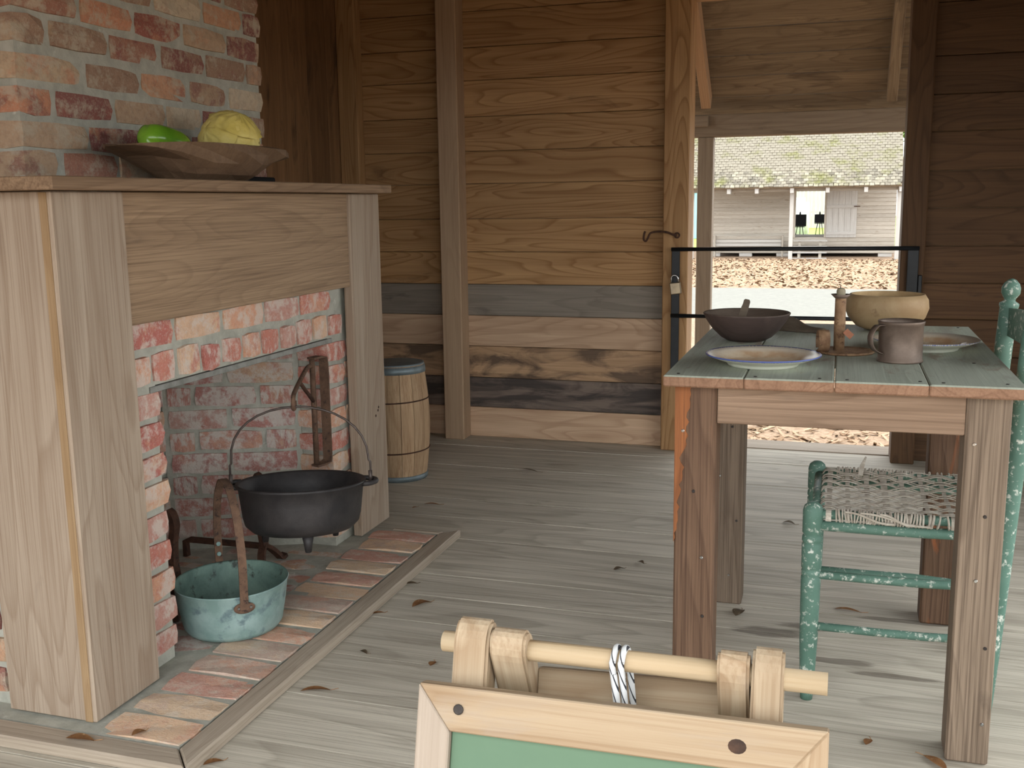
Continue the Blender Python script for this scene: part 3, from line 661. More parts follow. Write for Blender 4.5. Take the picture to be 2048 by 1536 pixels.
def disc_on(name, c, nrm, rx, rz, t, mat, parent, seg=20):
    bm = bmesh.new(); N = Vector(nrm).normalized(); U = Vector((0, 0, 1)); Hh = N.cross(U).normalized(); U = Hh.cross(N)
    rings = []
    for d_, k in ((0, 1.0), (t * 0.7, 1.0), (t, 0.8)):
        rings.append([bm.verts.new(N * d_ + Hh * rx * k * math.cos(2 * math.pi * i / seg) + U * rz * k * math.sin(2 * math.pi * i / seg)) for i in range(seg)])
    for a, b in zip(rings[:-1], rings[1:]):
        for i in range(seg): bm.faces.new((a[i], a[(i + 1) % seg], b[(i + 1) % seg], b[i]))
    bm.faces.new(rings[-1]); bm.faces.new(rings[0][::-1]); bmesh.ops.recalc_face_normals(bm, faces=bm.faces)
    return link(name, bm_mesh(bm), mat, parent, c)
fo = disc_on('handle_ear', fr + Vector((0, 0, 0.098)) - hd * 0.004, hd, 0.026, 0.014, 0.006, M_RUST, pl)
for s in (-1, 1): disc_on('rivet', fr + Vector((0, 0, 0.100)) + hd * 0.001 + hp * 0.015 * s, hd, 0.0038, 0.0038, 0.003, M_CHROME, fo, 10)
disc_on('handle_ear', bk + Vector((0, 0, 0.098)) + hd * 0.004, -hd, 0.026, 0.014, 0.006, M_RUST, pl)
for dz in (0.150, 0.178): disc_on('rivet', bk + Vector((0, 0, dz)) + hd * 0.001, hd, 0.006, 0.006, 0.003, M_COPPER, pl, 10)
for s in (-1, 1): disc_on('rivet', bk + Vector((0, 0, 0.105)) + hd * 0.004 + hp * 0.014 * s, hd, 0.004, 0.004, 0.003, M_RUSTD, pl, 10)

# andirons
def andiron(x, y, label):
    t = thing('andiron', label, 'andiron', (x, y, 0.024), 'andirons in the firebox')
    pts = catmull([(x + 0.004, y, 0.075), (x - 0.006, y, 0.15), (x - 0.004, y, 0.22), (x + 0.004, y, 0.265), (x - 0.002, y, 0.295), (x - 0.014, y, 0.305)], 4)
    strap('upright', pts, [0.026] * 4 + [0.024] * 8 + [0.026] * 9, (0, 1, 0), 0.016, M_RUSTD, t, (x, y, 0.18))
    for s in (-1, 1):
        strap('foot', catmull([(x, y, 0.085), (x + 0.008, y + s * 0.025, 0.068), (x + 0.018, y + s * 0.045, 0.045), (x + 0.026, y + s * 0.056, 0.030), (x + 0.030, y + s * 0.072, 0.036)], 4), 0.022, (1, 0, 0), 0.012, M_RUSTD, t, (x, y, 0.05))
    strap('billet_bar', [(x + 0.005, y, 0.082), (-1.90, y, 0.080), (-1.915, y, 0.075), (-1.915, y, 0.026)], 0.018, (0, 1, 0), 0.014, M_RUSTD, t, (-1.75, y, 0.07))
andiron(-1.665, 2.25, 'dark rusty andiron standing behind the green copper pail')
andiron(-1.640, 2.645, 'dark rusty andiron standing behind the hanging black kettle')

# keg
BC = Vector((-1.695, 3.79, 0.0))
kg = thing('keg', 'small wooden keg with grey end bands standing past the mantelpiece', 'keg', BC)
def kr(t): return 0.112 + 0.020 * math.sin(math.pi * t)
NS = 15; hk = 0.468
bm = bmesh.new(); sw = 2 * math.pi / NS; rows_ = []
for i in range(9):
    t = i / 8; r = kr(t); ring = []
    for rr in (r, r - 0.013):
        for k in range(4):
            a = -sw / 2 * 0.97 + sw * 0.97 * k / 3
            ring.append(Vector((rr * math.cos(a), rr * math.sin(a), t * hk)))
    rows_.append([bm.verts.new(Vector((p.z - hk / 2, p.y, -(p.x - 0.12)))) for p in ring])
for a, b in zip(rows_[:-1], rows_[1:]):
    order = [0, 1, 2, 3, 7, 6, 5, 4]
    for k in range(8): i, j = order[k], order[(k + 1) % 8]; bm.faces.new((a[i], a[j], b[j], b[i]))
for rr in (rows_[0], rows_[-1]): bm.faces.new([rr[i] for i in (0, 1, 2, 3, 7, 6, 5, 4)])
bmesh.ops.recalc_face_normals(bm, faces=bm.faces); stave = bm_mesh(bm, 'stave'); stave.materials.append(M_STAVE)
for k in range(NS):
    a = k * sw; X = Vector((0, 0, 1)); Z = -Vector((math.cos(a), math.sin(a), 0)); Y = Z.cross(X)
    link('stave', stave, None, kg, BC + Vector((0.12 * math.cos(a), 0.12 * math.sin(a), hk / 2 + 0.001)), Matrix((X, Y, Z)).transposed())
lathe('lid', [(0, hk - 0.006), (0.104, hk - 0.006), (0.1135, hk + 0.001), (0.1135, hk + 0.006), (0.108, hk + 0.007), (0, hk + 0.007)], M_GALV, kg, BC, 40, cap0=False, cap1=False)
for t0, t1 in ((0.935, 0.995), (0.004, 0.05)):
    lathe('end_band', [(kr(t0) - .002, t0 * hk), (kr(t0) + 0.0035, t0 * hk), (kr((t0 + t1) / 2) + .0045, (t0 + t1) / 2 * hk), (kr(t1) + 0.0035, t1 * hk), (kr(t1) - .002, t1 * hk)], M_GALV, kg, BC, 40, cap0=False, cap1=False)
for t in (0.70, 0.26):
    tube('hoop', [BC + Vector(((kr(t) + 0.0015) * math.cos(a), (kr(t) + 0.0015) * math.sin(a), t * hk + 0.004 * math.sin(a + 1))) for a in [2 * math.pi * i / 32 for i in range(32)]], 0.0028, M_RUSTD, kg, BC + Vector((0, 0, t * hk)), seg=6, closed=True)

#--SECTION: mantel objects
DC = Vector((-1.545, 2.318, 1.162))
db = thing('dough_bowl', 'long carved wooden dough bowl on the mantel shelf holding vegetables', 'bowl', DC)
# hull in rings: each ring is a superellipse with pointed ends
def hull(name, rings, seg, mat, parent, loc, facet=0.0, seed=1):
    bm = bmesh.new(); rr = []
    for li, (ly, lx, z, endlift) in enumerate(rings):
        ring = []
        for i in range(seg):
            a = 2 * math.pi * i / seg; c, s = math.cos(a), math.sin(a)
            px = lx * abs(s) ** 0.9 * (1 if s >= 0 else -1); py = ly * abs(c) ** 0.75 * (1 if c >= 0 else -1)
            zz = z + endlift * abs(c) ** 3
            if facet: 
                nz = mnoise.noise(Vector((py * 9 + seed, px * 9, zz * 22)))
                px *= 1 + facet * nz; zz = max(0.001, zz + facet * 0.05 * mnoise.noise(Vector((py * 11, seed, li))))
            ring.append(bm.verts.new((px, py, zz)))
        rr.append(ring)
    for a, b in zip(rr[:-1], rr[1:]):
        for i in range(seg): bm.faces.new((a[i], a[(i + 1) % seg], b[(i + 1) % seg], b[i]))
    bm.faces.new(rr[0][::-1]); bm.faces.new(rr[-1]); bmesh.ops.recalc_face_normals(bm, faces=bm.faces)
    return link(name, bm_mesh(bm), mat, parent, loc)
o = hull('bowl_body', [(0.15, 0.055, 0.001, 0.0), (0.195, 0.080, 0.016, 0.008), (0.26, 0.105, 0.042, 0.014), (0.335, 0.122, 0.066, 0.004), (0.340, 0.126, 0.089, -0.016), (0.318, 0.114, 0.089, -0.014), (0.26, 0.095, 0.062, 0.0), (0.16, 0.06, 0.040, 0.0)], 20, M_DOUGH, db, DC, 0.2)
bk_ = link('black_block', box_mesh(0.07, 0.15, 0.018, 0.004, M_BLACKBLOCK), None, None, (-1.585, 2.60, 1.1710)); tag(bk_, 'small flat black block under the far end of the wooden dough bowl', 'block')
def pepper(loc, length, r, rot, label):
    t = thing('bell_pepper', label, 'pepper', loc, 'peppers in the dough bowl'); bm = bmesh.new(); seg = 32; rings = []
    prof = [(0.0, 0.30), (0.03, 0.62), (0.10, 0.90), (0.25, 1.0), (0.5, 0.98), (0.72, 0.90), (0.88, 0.74), (0.97, 0.45), (1.0, 0.15)]
    for u, k in prof:
        ring = []
        for i in range(seg):
            a = 2 * math.pi * i / seg; lobes = 1 - 0.13 * (1 - abs(math.cos(1.5 * a))) ** 2.5 * (1 if 0.05 < u < 0.9 else 1.8)
            ring.append(bm.verts.new((length * (u - 0.5), r * k * lobes * math.cos(a), r * k * lobes * math.sin(a))))
        rings.append(ring)
    for a, b in zip(rings[:-1], rings[1:]):
        for i in range(seg): bm.faces.new((a[i], a[(i + 1) % seg], b[(i + 1) % seg], b[i]))
    bm.faces.new(rings[0][::-1]); bm.faces.new(rings[-1]); bmesh.ops.recalc_face_normals(bm, faces=bm.faces)
    R3 = Matrix.Rotation(rot[2], 3, 'Z') @ Matrix.Rotation(rot[1], 3, 'Y') @ Matrix.Rotation(rot[0], 3, 'X')
    link('fruit', bm_mesh(bm), M_PEPPER, t, loc, R3, smooth=True)
    e = Vector(loc) + R3 @ Vector((length * 0.47, 0, 0)); f = Vector(loc) + R3 @ Vector((length * 0.62, 0.004, 0.004))
    tube('stem', [e, (e + f) / 2, f], [0.007, 0.005, 0.006], M_STEM, t, e, seg=8)
pepper((-1.545, 2.165, 1.253), 0.15, 0.038, (0.5, 0.10, 1.50), 'glossy green bell pepper lying at the front of the dough bowl')
pepper((-1.585, 2.272, 1.236), 0.10, 0.030, (0.2, 0.12, 1.0), 'smaller green pepper tucked between the large pepper and the cabbage')
CB = Vector((-1.53, 2.418, 1.264))
cb = thing('cabbage', 'yellowed round cabbage in the wooden dough bowl', 'cabbage', CB - Vector((0, 0, 0.07)))
def leaf_shell(rad, a0, tilt, cover, seed, name):
    bm = bmesh.new(); nu, nv = 36, 60; grid = []
    for i in range(nu + 1):
        row = []
        for j in range(nv + 1):
            th = cover * i / nu; ph = 2 * math.pi * j / nv
            p = Vector((math.sin(th) * math.cos(ph), math.sin(th) * math.sin(ph), math.cos(th)))
            rp = 0.024 * math.sin(ph * 13 + 5 * mnoise.noise(p * 2 + Vector((seed, 0, 0)))) * math.sin(th) + 0.03 * mnoise.noise(p * 3.2 + Vector((seed, 1, 2)))
            rp += 0.014 * math.sin(ph * 29 + 6 * mnoise.noise(p * 3 + Vector((0, seed, 0)))) * math.sin(th) + 0.007 * mnoise.noise(p * 9 + Vector((seed, 5, 1)))
            rp += 0.05 * max(0, (i / nu - 0.8)) * 5 * abs(math.sin(ph * 4 + seed))
            row.append(bm.verts.new(p * rad * (1 + rp)))
        grid.append(row)
    for i in range(nu):
        for j in range(nv):
            f = (grid[i][j], grid[i][j + 1], grid[i + 1][j + 1], grid[i + 1][j])
            bm.faces.new(f)
    bmesh.ops.remove_doubles(bm, verts=bm.verts, dist=1e-5); bmesh.ops.recalc_face_normals(bm, faces=bm.faces)
    R3 = Matrix.Rotation(a0, 3, 'Z') @ Matrix.Rotation(tilt, 3, 'Y')
    return link(name, bm_mesh(bm), M_CABB, cb, CB, R3, smooth=True)
leaf_shell(0.069, 0, 0, math.pi, 1.0, 'heart')
for k, (a0, tl, cv) in enumerate(((0.3, 1.5, 1.35), (-0.9, 1.35, 1.25), (1.6, 1.3, 1.3), (3.0, 1.2, 1.3), (4.3, 1.1, 1.2), (-0.2, 0.5, 1.0))): leaf_shell(0.0705 + 0.0020 * k, a0, tl, cv, k * 3.3 + 2, 'leaf')

#--SECTION: table
TB = thing('table', 'rough wooden table with a worn pale green plank top', 'table', (0.0, 2.49, 0.0))
TZ = 0.76
for i, (a, b) in enumerate(((-0.327, -0.1708), (-0.1700, -0.0032), (-0.0024, 0.1641), (0.1649, 0.331))):
    p = board('top_plank', a, b, 2.015, 2.962, TZ - 0.023, TZ, M_TTOP, TB, 'y', 0.003)
    p.data = p.data.copy(); p.data.materials.append(M_TEND); p.data.materials.append(M_TEND)
    for f in p.data.polygons:
        if f.normal.z < 0.5: f.material_index = 1
for (x_, y_) in ((-0.30, 2.04), (-0.15, 2.035), (-0.03, 2.04), (0.02, 2.035), (0.15, 2.045), (0.19, 2.04), (0.30, 2.05), (0.27, 2.30), (-0.29, 2.93), (0.30, 2.93)):
    lathe('nail', [(0, 0), (0.0035, 0), (0.003, 0.0012), (0, 0.0014)], M_SCREW, TB, (x_, y_, TZ), 8, cap0=False, cap1=False)
legs = [(-0.307, -0.225, 2.055, 2.137, M_TLEGB), (0.234, 0.312, 2.055, 2.137, M_TLEG), (-0.307, -0.226, 2.76, 2.84, M_TLEG), (0.232, 0.312, 2.76, 2.84, M_TLEGB)]
for k, (a, b, c, d, m) in enumerate(legs): 
    lg = board('leg', a, b, c, d, 0.001, TZ - 0.024, m, TB, 'z', 0.004)
    if k == 0:
        bm = bmesh.new(); z0, L = 0.40, Vector((a, c, 0.58))
        rs_ = random.Random(3); import_pts = [(0.0, 0.735), (0.033, 0.735)]
        for q in range(34):
            u = (q + 1) / 35; import_pts.append((max(0.0015, 0.033 * (1 - u) ** 0.9 + rs_.uniform(-0.004, 0.004) - (0.006 if 0.42 < u < 0.5 else 0)), 0.735 - 0.33 * u))
        import_pts.append((0.0, 0.405))
        lo = [bm.verts.new(Vector((a - 0.001 + x, c - 0.0015, z)) - L) for x, z in import_pts]
        bk2 = [bm.verts.new(Vector((a - 0.001 + x, c + 0.012, z)) - L) for x, z in import_pts]
        bm.faces.new(lo); bm.faces.new(bk2[::-1])
        for i in range(len(lo)): bm.faces.new((lo[i], lo[(i + 1) % len(lo)], bk2[(i + 1) % len(lo)], bk2[i]))
        bmesh.ops.recalc_face_normals(bm, faces=bm.faces)
        for v in bm.verts: v.co = Vector((v.co.z, v.co.x, v.co.y))
        sp = link('split_face', bm_mesh(bm), M_SPLINT, TB, L, _AX['z']); sp['label'] = 'bright orange freshly split wood'
    for q in range(5):
        nl = disc_on('nail', (a + 0.015 + 0.05 * RND.random(), c - 0.0003, 0.08 + q * 0.14 + 0.03 * RND.random()), (0, -1, 0), 0.0035, 0.0035, 0.002, M_SCREW if q % 2 else M_CHROME, TB, 8)
board('apron', -0.224, 0.233, 2.056, 2.078, 0.659, TZ - 0.0235, M_APRON, TB, 'x', 0.002)
board('apron', -0.224, 0.231, 2.815, 2.837, 0.659, TZ - 0.0235, M_APRON, TB, 'x', 0.002)
board('apron', -0.305, -0.283, 2.138, 2.759, 0.659, TZ - 0.0235, M_APRON, TB, 'y', 0.002)
board('apron', 0.288, 0.310, 2.138, 2.759, 0.659, TZ - 0.0235, M_APRON, TB, 'y', 0.002)

# things on the table
def plate(loc, r, label):
    k = r / 0.118
    p_ = lathe('plate', [(0, 0.006), (0.05 * k, 0.006), (0.072 * k, 0.0085), (0.080 * k, 0.014), (0.100 * k, 0.0195), (0.1165 * k, 0.0245), (0.118 * k, 0.0235), (0.1165 * k, 0.0215), (0.098 * k, 0.0145), (0.078 * k, 0.008), (0.073 * k, 0.004), (0.071 * k, 0.0), (0.064 * k, 0.0), (0.062 * k, 0.003), (0, 0.003)], M_GLAZE, None, loc, 72, cap0=False, cap1=False)
    tag(p_, label, 'plate', 'blue-edged plates on the table')
plate((-0.147, 2.188, TZ + 0.0005), 0.118, 'blue shell-edged pottery plate in front of the dark wooden bowl')
plate((0.190, 2.500, TZ + 0.0005), 0.114, 'blue-edged pottery plate behind the tin mug')
WB = Vector((-0.214, 2.575, TZ + 0.0005))
wbw = thing('wooden_bowl', 'dark turned wooden bowl on the green table', 'bowl', WB)
bl = lathe('bowl_body', [(0, 0.0), (0.045, 0.0), (0.062, 0.009), (0.082, 0.028), (0.097, 0.050), (0.1035, 0.064), (0.1045, 0.067), (0.1025, 0.0685), (0.096, 0.066), (0.086, 0.047), (0.068, 0.027), (0.045, 0.014), (0, 0.011)], M_DBOWL, wbw, WB, 56, cap0=False, cap1=False, wob=0.035, seed=3)
bl.data.materials.append(M_DBOWLI)
for p in bl.data.polygons:
    if p.normal.z > 0.15: p.material_index = 1
sp_ = strap('wooden_spoon', catmull([(-0.232, 2.545, TZ + 0.020), (-0.225, 2.560, TZ + 0.055), (-0.217, 2.575, TZ + 0.085), (-0.214, 2.582, TZ + 0.098)], 4), [0.017] * 8 + [0.015] * 4 + [0.010], (1, 0, 0), 0.008, M_SCOOP, None, (-0.222, 2.56, TZ + 0.06))
tag(sp_, 'dark wooden spoon handle standing up out of the dark bowl', 'spoon')
SCP = thing('wooden_scoop', 'dark wooden scoop lying face down behind the dark bowl', 'scoop', (-0.10, 2.79, TZ))
bm = bmesh.new(); n1, n2 = 14, 10; gr = []
for i in range(n1 + 1):
    u = i / n1; row = []
    half = 0.036 * (1 - u) ** 0.7 + 0.012 if u < 0.75 else 0.014 + 0.004 * math.sin((u - 0.75) * 12)
    hgt = 0.022 * math.exp(-((u - 0.12) / 0.30) ** 2) + 0.012
    for j in range(n2 + 1):
        v = j / n2 * 2 - 1; row.append((u * 0.125 - 0.045, v * half, 0.001 + hgt * (1 - abs(v) ** 2.2)))
    gr.append(row)
tv = [[bm.verts.new(p) for p in r] for r in gr]; bv = [[bm.verts.new((p[0], p[1] * 0.96, max(0.0, p[2] * 0.75 - 0.004))) for p in r] for r in gr]
for i in range(n1):
    for j in range(n2):
        bm.faces.new((tv[i][j], tv[i][j + 1], tv[i + 1][j + 1], tv[i + 1][j])); bm.faces.new((bv[i][j], bv[i + 1][j], bv[i + 1][j + 1], bv[i][j + 1]))
for i in range(n1): bm.faces.new((tv[i][0], tv[i + 1][0], bv[i + 1][0], bv[i][0])); bm.faces.new((tv[i][n2], bv[i][n2], bv[i + 1][n2], tv[i + 1][n2]))
for j in range(n2): bm.faces.new((tv[0][j], bv[0][j], bv[0][j + 1], tv[0][j + 1])); bm.faces.new((tv[n1][j], tv[n1][j + 1], bv[n1][j + 1], bv[n1][j]))
bmesh.ops.recalc_face_normals(bm, faces=bm.faces)
link('scoop_body', bm_mesh(bm), M_SCOOP, SCP, (-0.10, 2.79, TZ + 0.0005), Matrix.Rotation(-0.62, 3, 'Z'), smooth=True)

CS = Vector((0.017, 2.405, TZ + 0.0005))
cs = thing('candlestick', 'rusty tin chamber candlestick with thumb loop and candle stub', 'candlestick', CS)
lathe('base', [(0, 0.0), (0.060, 0.0), (0.0625, 0.003), (0.060, 0.006), (0.05, 0.004), (0.02, 0.005), (0, 0.006)], M_TINR, cs, CS, 44, cap0=False, cap1=False)
col_c = CS + Vector((-0.014, 0.004, 0))
lathe('socket', [(0.0118, 0.004), (0.0122, 0.06), (0.0118, 0.124), (0.0105, 0.126), (0.0105, 0.10)], M_TINR, cs, col_c, 28, cap0=True, cap1=True)
lathe('drip_pan', [(0.012, 0.122), (0.0205, 0.1295), (0.0215, 0.1295), (0.0125, 0.1205)], M_TIN, cs, col_c, 28, cap0=False, cap1=False)
cd = lathe('candle', [(0.0096, 0.105), (0.0096, 0.137), (0.0075, 0.142), (0.004, 0.1435), (0, 0.143)], M_TALLOW, cs, col_c, 18, cap1=False)
tube('wick', [col_c + Vector((-0.001, 0, 0.142)), col_c + Vector((-0.002, 0, 0.149))], 0.0009, M_BLACK, cd, col_c + Vector((0, 0, 0.145)), seg=6)
lc = CS + Vector((-0.048, -0.022, 0.028)); lp = []
for i in range(15):
    a = -0.5 * math.pi + 2 * math.pi * i / 16
    lp.append(lc + Vector((0.004 * math.cos(a), -0.015 * math.cos(a), 0.0235 * math.sin(a))))
strap('thumb_loop', lp, 0.024, (1, 0.25, 0), 0.002, M_TINR, cs, lc, smooth=True)
strap('paper_tag', [col_c + Vector((0.012, -0.014, 0.050)), col_c + Vector((0.018, -0.013, 0.044)), col_c + Vector((0.027, -0.012, 0.036))], 0.014, (0.5, 0.3, 0.8), 0.0008, M_TAG, cs, col_c + Vector((0.018, 0, 0.045)))

GD = Vector((0.118, 2.855, TZ + 0.0005))
gd = thing('gourd_bowl', 'tan dried gourd bowl at the back of the table', 'bowl', GD)
g_ = lathe('shell', [(0, 0.0), (0.05, 0.001), (0.075, 0.012), (0.095, 0.038), (0.1035, 0.066), (0.101, 0.090), (0.092, 0.106), (0.088, 0.1065), (0.094, 0.088), (0.097, 0.066), (0.088, 0.038), (0.065, 0.014), (0, 0.006)], M_GOURD, gd, GD, 56, cap0=False, cap1=False, wob=0.03, seed=8)
for v in g_.data.vertices: v.co.z *= 0.88
g_.data.materials.append(M_GOURDI)
for p in g_.data.polygons:
    if (p.normal.x * p.center.x + p.normal.y * p.center.y) < -0.002 and p.normal.z > -0.6: p.material_index = 1
MG = Vector((0.126, 2.300, TZ + 0.0005))
mg = thing('tin_mug', 'dull rusted tin mug with strap handle on the table', 'mug', MG)
lathe('cup', [(0, 0.002), (0.0435, 0.002), (0.0445, 0.0), (0.0462, 0.0), (0.0465, 0.004), (0.0445, 0.006), (0.0440, 0.075), (0.0455, 0.077), (0.0462, 0.081), (0.0470, 0.085), (0.0458, 0.086), (0.0435, 0.080), (0.0428, 0.07), (0.0428, 0.008), (0, 0.008)], M_TIN, mg, MG, 52, cap0=False, cap1=False)
hx = Vector((-0.82, -0.57, 0)).normalized()
strap('handle', catmull([MG + hx * 0.045 + Vector((0, 0, 0.078)), MG + hx * 0.062 + Vector((0, 0, 0.076)), MG + hx * 0.075 + Vector((0, 0, 0.055)), MG + hx * 0.068 + Vector((0, 0, 0.030)), MG + hx * 0.045 + Vector((0, 0, 0.017))], 6), 0.017, (-hx.y, hx.x, 0), 0.0015, M_TIN, mg, MG + Vector((0, 0, 0.05)), smooth=True)

#--SECTION: chair
CHL = Vector((0.15, 2.44, 0.0))
ch = thing('ladderback_chair', 'worn green ladderback chair with woven splint seat tucked under the table', 'chair', CHL)
fy0, fy1, fx = 2.254, 2.625, -0.030
def legp(top, r=0.021): 
    return [(0.0, 0.0), (r * 0.62, 0.0), (r * 0.70, 0.02), (r * 0.92, 0.14), (r, 0.26), (r * 1.0, 0.285), (r * 0.86, 0.288), (r * 1.0, 0.292), (r * 0.98, 0.300), (r * 0.85, 0.303), (r, 0.307), (r * 1.02, 0.36), (r * 0.86, 0.363), (r * 1.04, 0.368), (r * 1.0, 0.378), (r * 0.86, 0.381), (r * 1.02, 0.386), (r * 1.02, top - 0.02), (r * 0.88, top - 0.009), (r * 0.5, top - 0.002), (0.0, top)]
for y_ in (fy0, fy1): lathe('front_leg', legp(0.455), M_GREEN, ch, (fx - 0.006, y_, 0.0), 24, cap0=False, cap1=False)
def back_x(z): return 0.330 + 0.052 * z ** 1.15
for y_ in (fy0 + 0.022, fy1 - 0.012):
    zs = [0.0, 0.03, 0.2, 0.4, 0.6, 0.8, 0.838, 0.845, 0.850, 0.856, 0.862, 0.867, 0.872, 0.880, 0.892, 0.902, 0.910, 0.913]
    rs = [0.014, 0.016, 0.019, 0.020, 0.020, 0.0195, 0.0195, 0.0195, 0.0215, 0.0215, 0.012, 0.0125, 0.0160, 0.0205, 0.0205, 0.0165, 0.009, 0.002]
    tube('back_post', [(back_x(z), y_, z) for z in zs], rs, M_GREEN, ch, (0.35, y_, 0.45), seg=20)
for zc, hh in ((0.815, 0.075), (0.66, 0.07), (0.53, 0.065)):
    pts = [(back_x(zc) + 0.020 * math.sin(math.pi * t), fy0 + 0.022 + (fy1 - fy0 - 0.034) * t, zc) for t in [i / 10 for i in range(11)]]
    strap('back_slat', pts, [hh * (0.82 + 0.18 * math.sin(math.pi * i / 10)) for i in range(11)], (0, 0, 1), 0.008, M_GREEN, ch, (back_x(zc), 2.44, zc))
for y_ in (fy0, fy1):
    for z_, r_ in ((0.403, 0.0115), (0.291, 0.0095), (0.172, 0.0090)):
        tube('rung', [(fx, y_, z_), (0.1, y_, z_ - 0.0005), (0.20, y_ + 0.004, z_ - 0.001), (back_x(z_), y_ + (0.022 if y_ == fy0 else -0.012), z_ - 0.002)], r_, M_GREEN, ch, (0.15, y_, z_), seg=14)
for z_ in (0.30, 0.19): tube('rung', [(fx - 0.006, fy0, z_ - 0.03), (fx - 0.006, fy1, z_ - 0.03)], 0.009, M_GREEN, ch, (fx, 2.44, z_), seg=14)
tube('rung', [(back_x(0.22), fy0 + 0.022, 0.22), (back_x(0.22), fy1 - 0.012, 0.22)], 0.009, M_GREEN, ch, (0.34, 2.44, 0.22), seg=14)
SZ = 0.428
sx0, sx1, sy0, sy1 = -0.020, 0.335, fy0 + 0.004, fy1 - 0.004
for nm, a, b in (('seat_rail', (fx, fy0, SZ), (back_x(SZ), fy0 + 0.02, SZ)), ('seat_rail', (fx, fy1, SZ), (back_x(SZ), fy1 - 0.01, SZ)), ('seat_rail', (fx, fy0, SZ - 0.004), (fx, fy1, SZ - 0.004)), ('seat_rail', (back_x(SZ), fy0 + 0.02, SZ), (back_x(SZ), fy1 - 0.01, SZ))):
    tube(nm, [a, b], 0.0105, M_GREEN, ch, a, seg=12)
bm = bmesh.new(); rr_ = random.Random(4)
NW, NC = 27, 9
ycs = [sy0 + (sy1 - sy0) * (i + 0.5) / NC for i in range(NC)]
# thin weavers run front to back (x), over and under broad splints that run across (y)
cxs = [sx0 + 0.018 + (sx1 - sx0 - 0.03) * i / (NC - 1) + rr_.uniform(-0.004, 0.004) for i in range(NC)]
sag = lambda x, y: -0.010 * math.sin(math.pi * min(1, max(0, (x - sx0) / (sx1 - sx0)))) * math.sin(math.pi * min(1, max(0, (y - sy0) / (sy1 - sy0))))
CWL = Vector((0.15, 2.44, SZ))
for i in range(NW):
    y_ = sy0 + 0.004 + (sy1 - sy0 - 0.008) * i / (NW - 1); pts = []; ph = rr_.uniform(0, 6); grp = (i // 2) % 2
    for k in range(60):
        x_ = sx0 - 0.010 + (sx1 - sx0 + 0.014) * k / 59
        q = (x_ - cxs[0]) / (cxs[-1] - cxs[0]) * (NC - 1)
        wv = math.cos(math.pi * q + (math.pi if grp else 0))
        zz = SZ + 0.010 + 0.0042 * wv + sag(x_, y_)
        if x_ < sx0 + 0.004: zz -= (sx0 + 0.004 - x_) * 1.2
        pts.append(Vector((x_, y_ + 0.0038 * math.sin(k * 0.17 + ph) , zz)) - CWL)
    e = Vector((sx0 - 0.015, y_, SZ - 0.012)) - CWL
    strap_bm([e + Vector((0.004, 0, -0.004)), e] + pts, 0.0062 * rr_.uniform(0.75, 1.15), (0, 1, 0.15 * rr_.uniform(-1, 1)), 0.0016, bm)
for c_i, x_ in enumerate(cxs):
    w_ = rr_.uniform(0.009, 0.015); pts = []
    for k in range(60):
        y_ = sy0 - 0.006 + (sy1 - sy0 + 0.012) * k / 59
        q = (y_ - sy0 - 0.004) / (sy1 - sy0 - 0.008) * (NW - 1); wv = math.cos(math.pi * (q - 0.5) / 2) * (1 if c_i % 2 else -1)
        pts.append(Vector((x_, y_, SZ + 0.010 - 0.0010 * wv + sag(x_, y_))) - CWL)
    s0 = Vector((x_, sy0 - 0.014, SZ - 0.012)) - CWL; s1 = Vector((x_, sy0 - 0.012, SZ + 0.006)) - CWL
    strap_bm([s0, s1] + pts + [Vector((x_, sy1 + 0.012, SZ - 0.01)) - CWL], w_, (1, 0, 0), 0.0014, bm)
# loose splint tip sticking up
strap_bm([Vector(p) - CWL for p in ((0.065, 2.560, SZ + 0.012), (0.068, 2.563, SZ + 0.035), (0.076, 2.566, SZ + 0.058))], [0.011, 0.010, 0.004], (1, 0, 0), 0.0014, bm)
bmesh.ops.recalc_face_normals(bm, faces=bm.faces)
sw_ = link('woven_seat', bm_mesh(bm), M_SPLIT, ch, CWL); sw_['kind'] = 'stuff'; sw_['label'] = 'pale woven splint seat'
bm = bmesh.new()
for y_ in (fy0, fy1):
    x_ = fx + 0.042
    while x_ < 0.325:
        if x_ < 0.19 or rr_.random() < 0.4:
            lean = rr_.uniform(-0.003, 0.003); w_ = rr_.uniform(0.0035, 0.005)
            tube_bm([Vector((x_ + lean * math.sin(a), y_ + 0.0135 * math.cos(a), SZ + 0.0135 * math.sin(a))) - CWL for a in [2 * math.pi * k / 14 for k in range(14)]], w_ * 0.5, 5, bm, closed=True)
        x_ += 0.0062
for (xa, xb) in ((0.06, 0.20), (0.03, 0.13), (0.10, 0.17)):
    tube_bm([Vector((xa + (xb - xa) * t, fy0 - 0.0165 - 0.001 * math.sin(9 * t), SZ + 0.013 - 0.022 * t + 0.003 * math.sin(7 * t))) - CWL for t in [k / 12 for k in range(13)]], 0.0024, 6, bm)
bmesh.ops.recalc_face_normals(bm, faces=bm.faces)
rw_ = link('rail_wrapping', bm_mesh(bm), M_SPLIT, ch, CWL); rw_['kind'] = 'stuff'

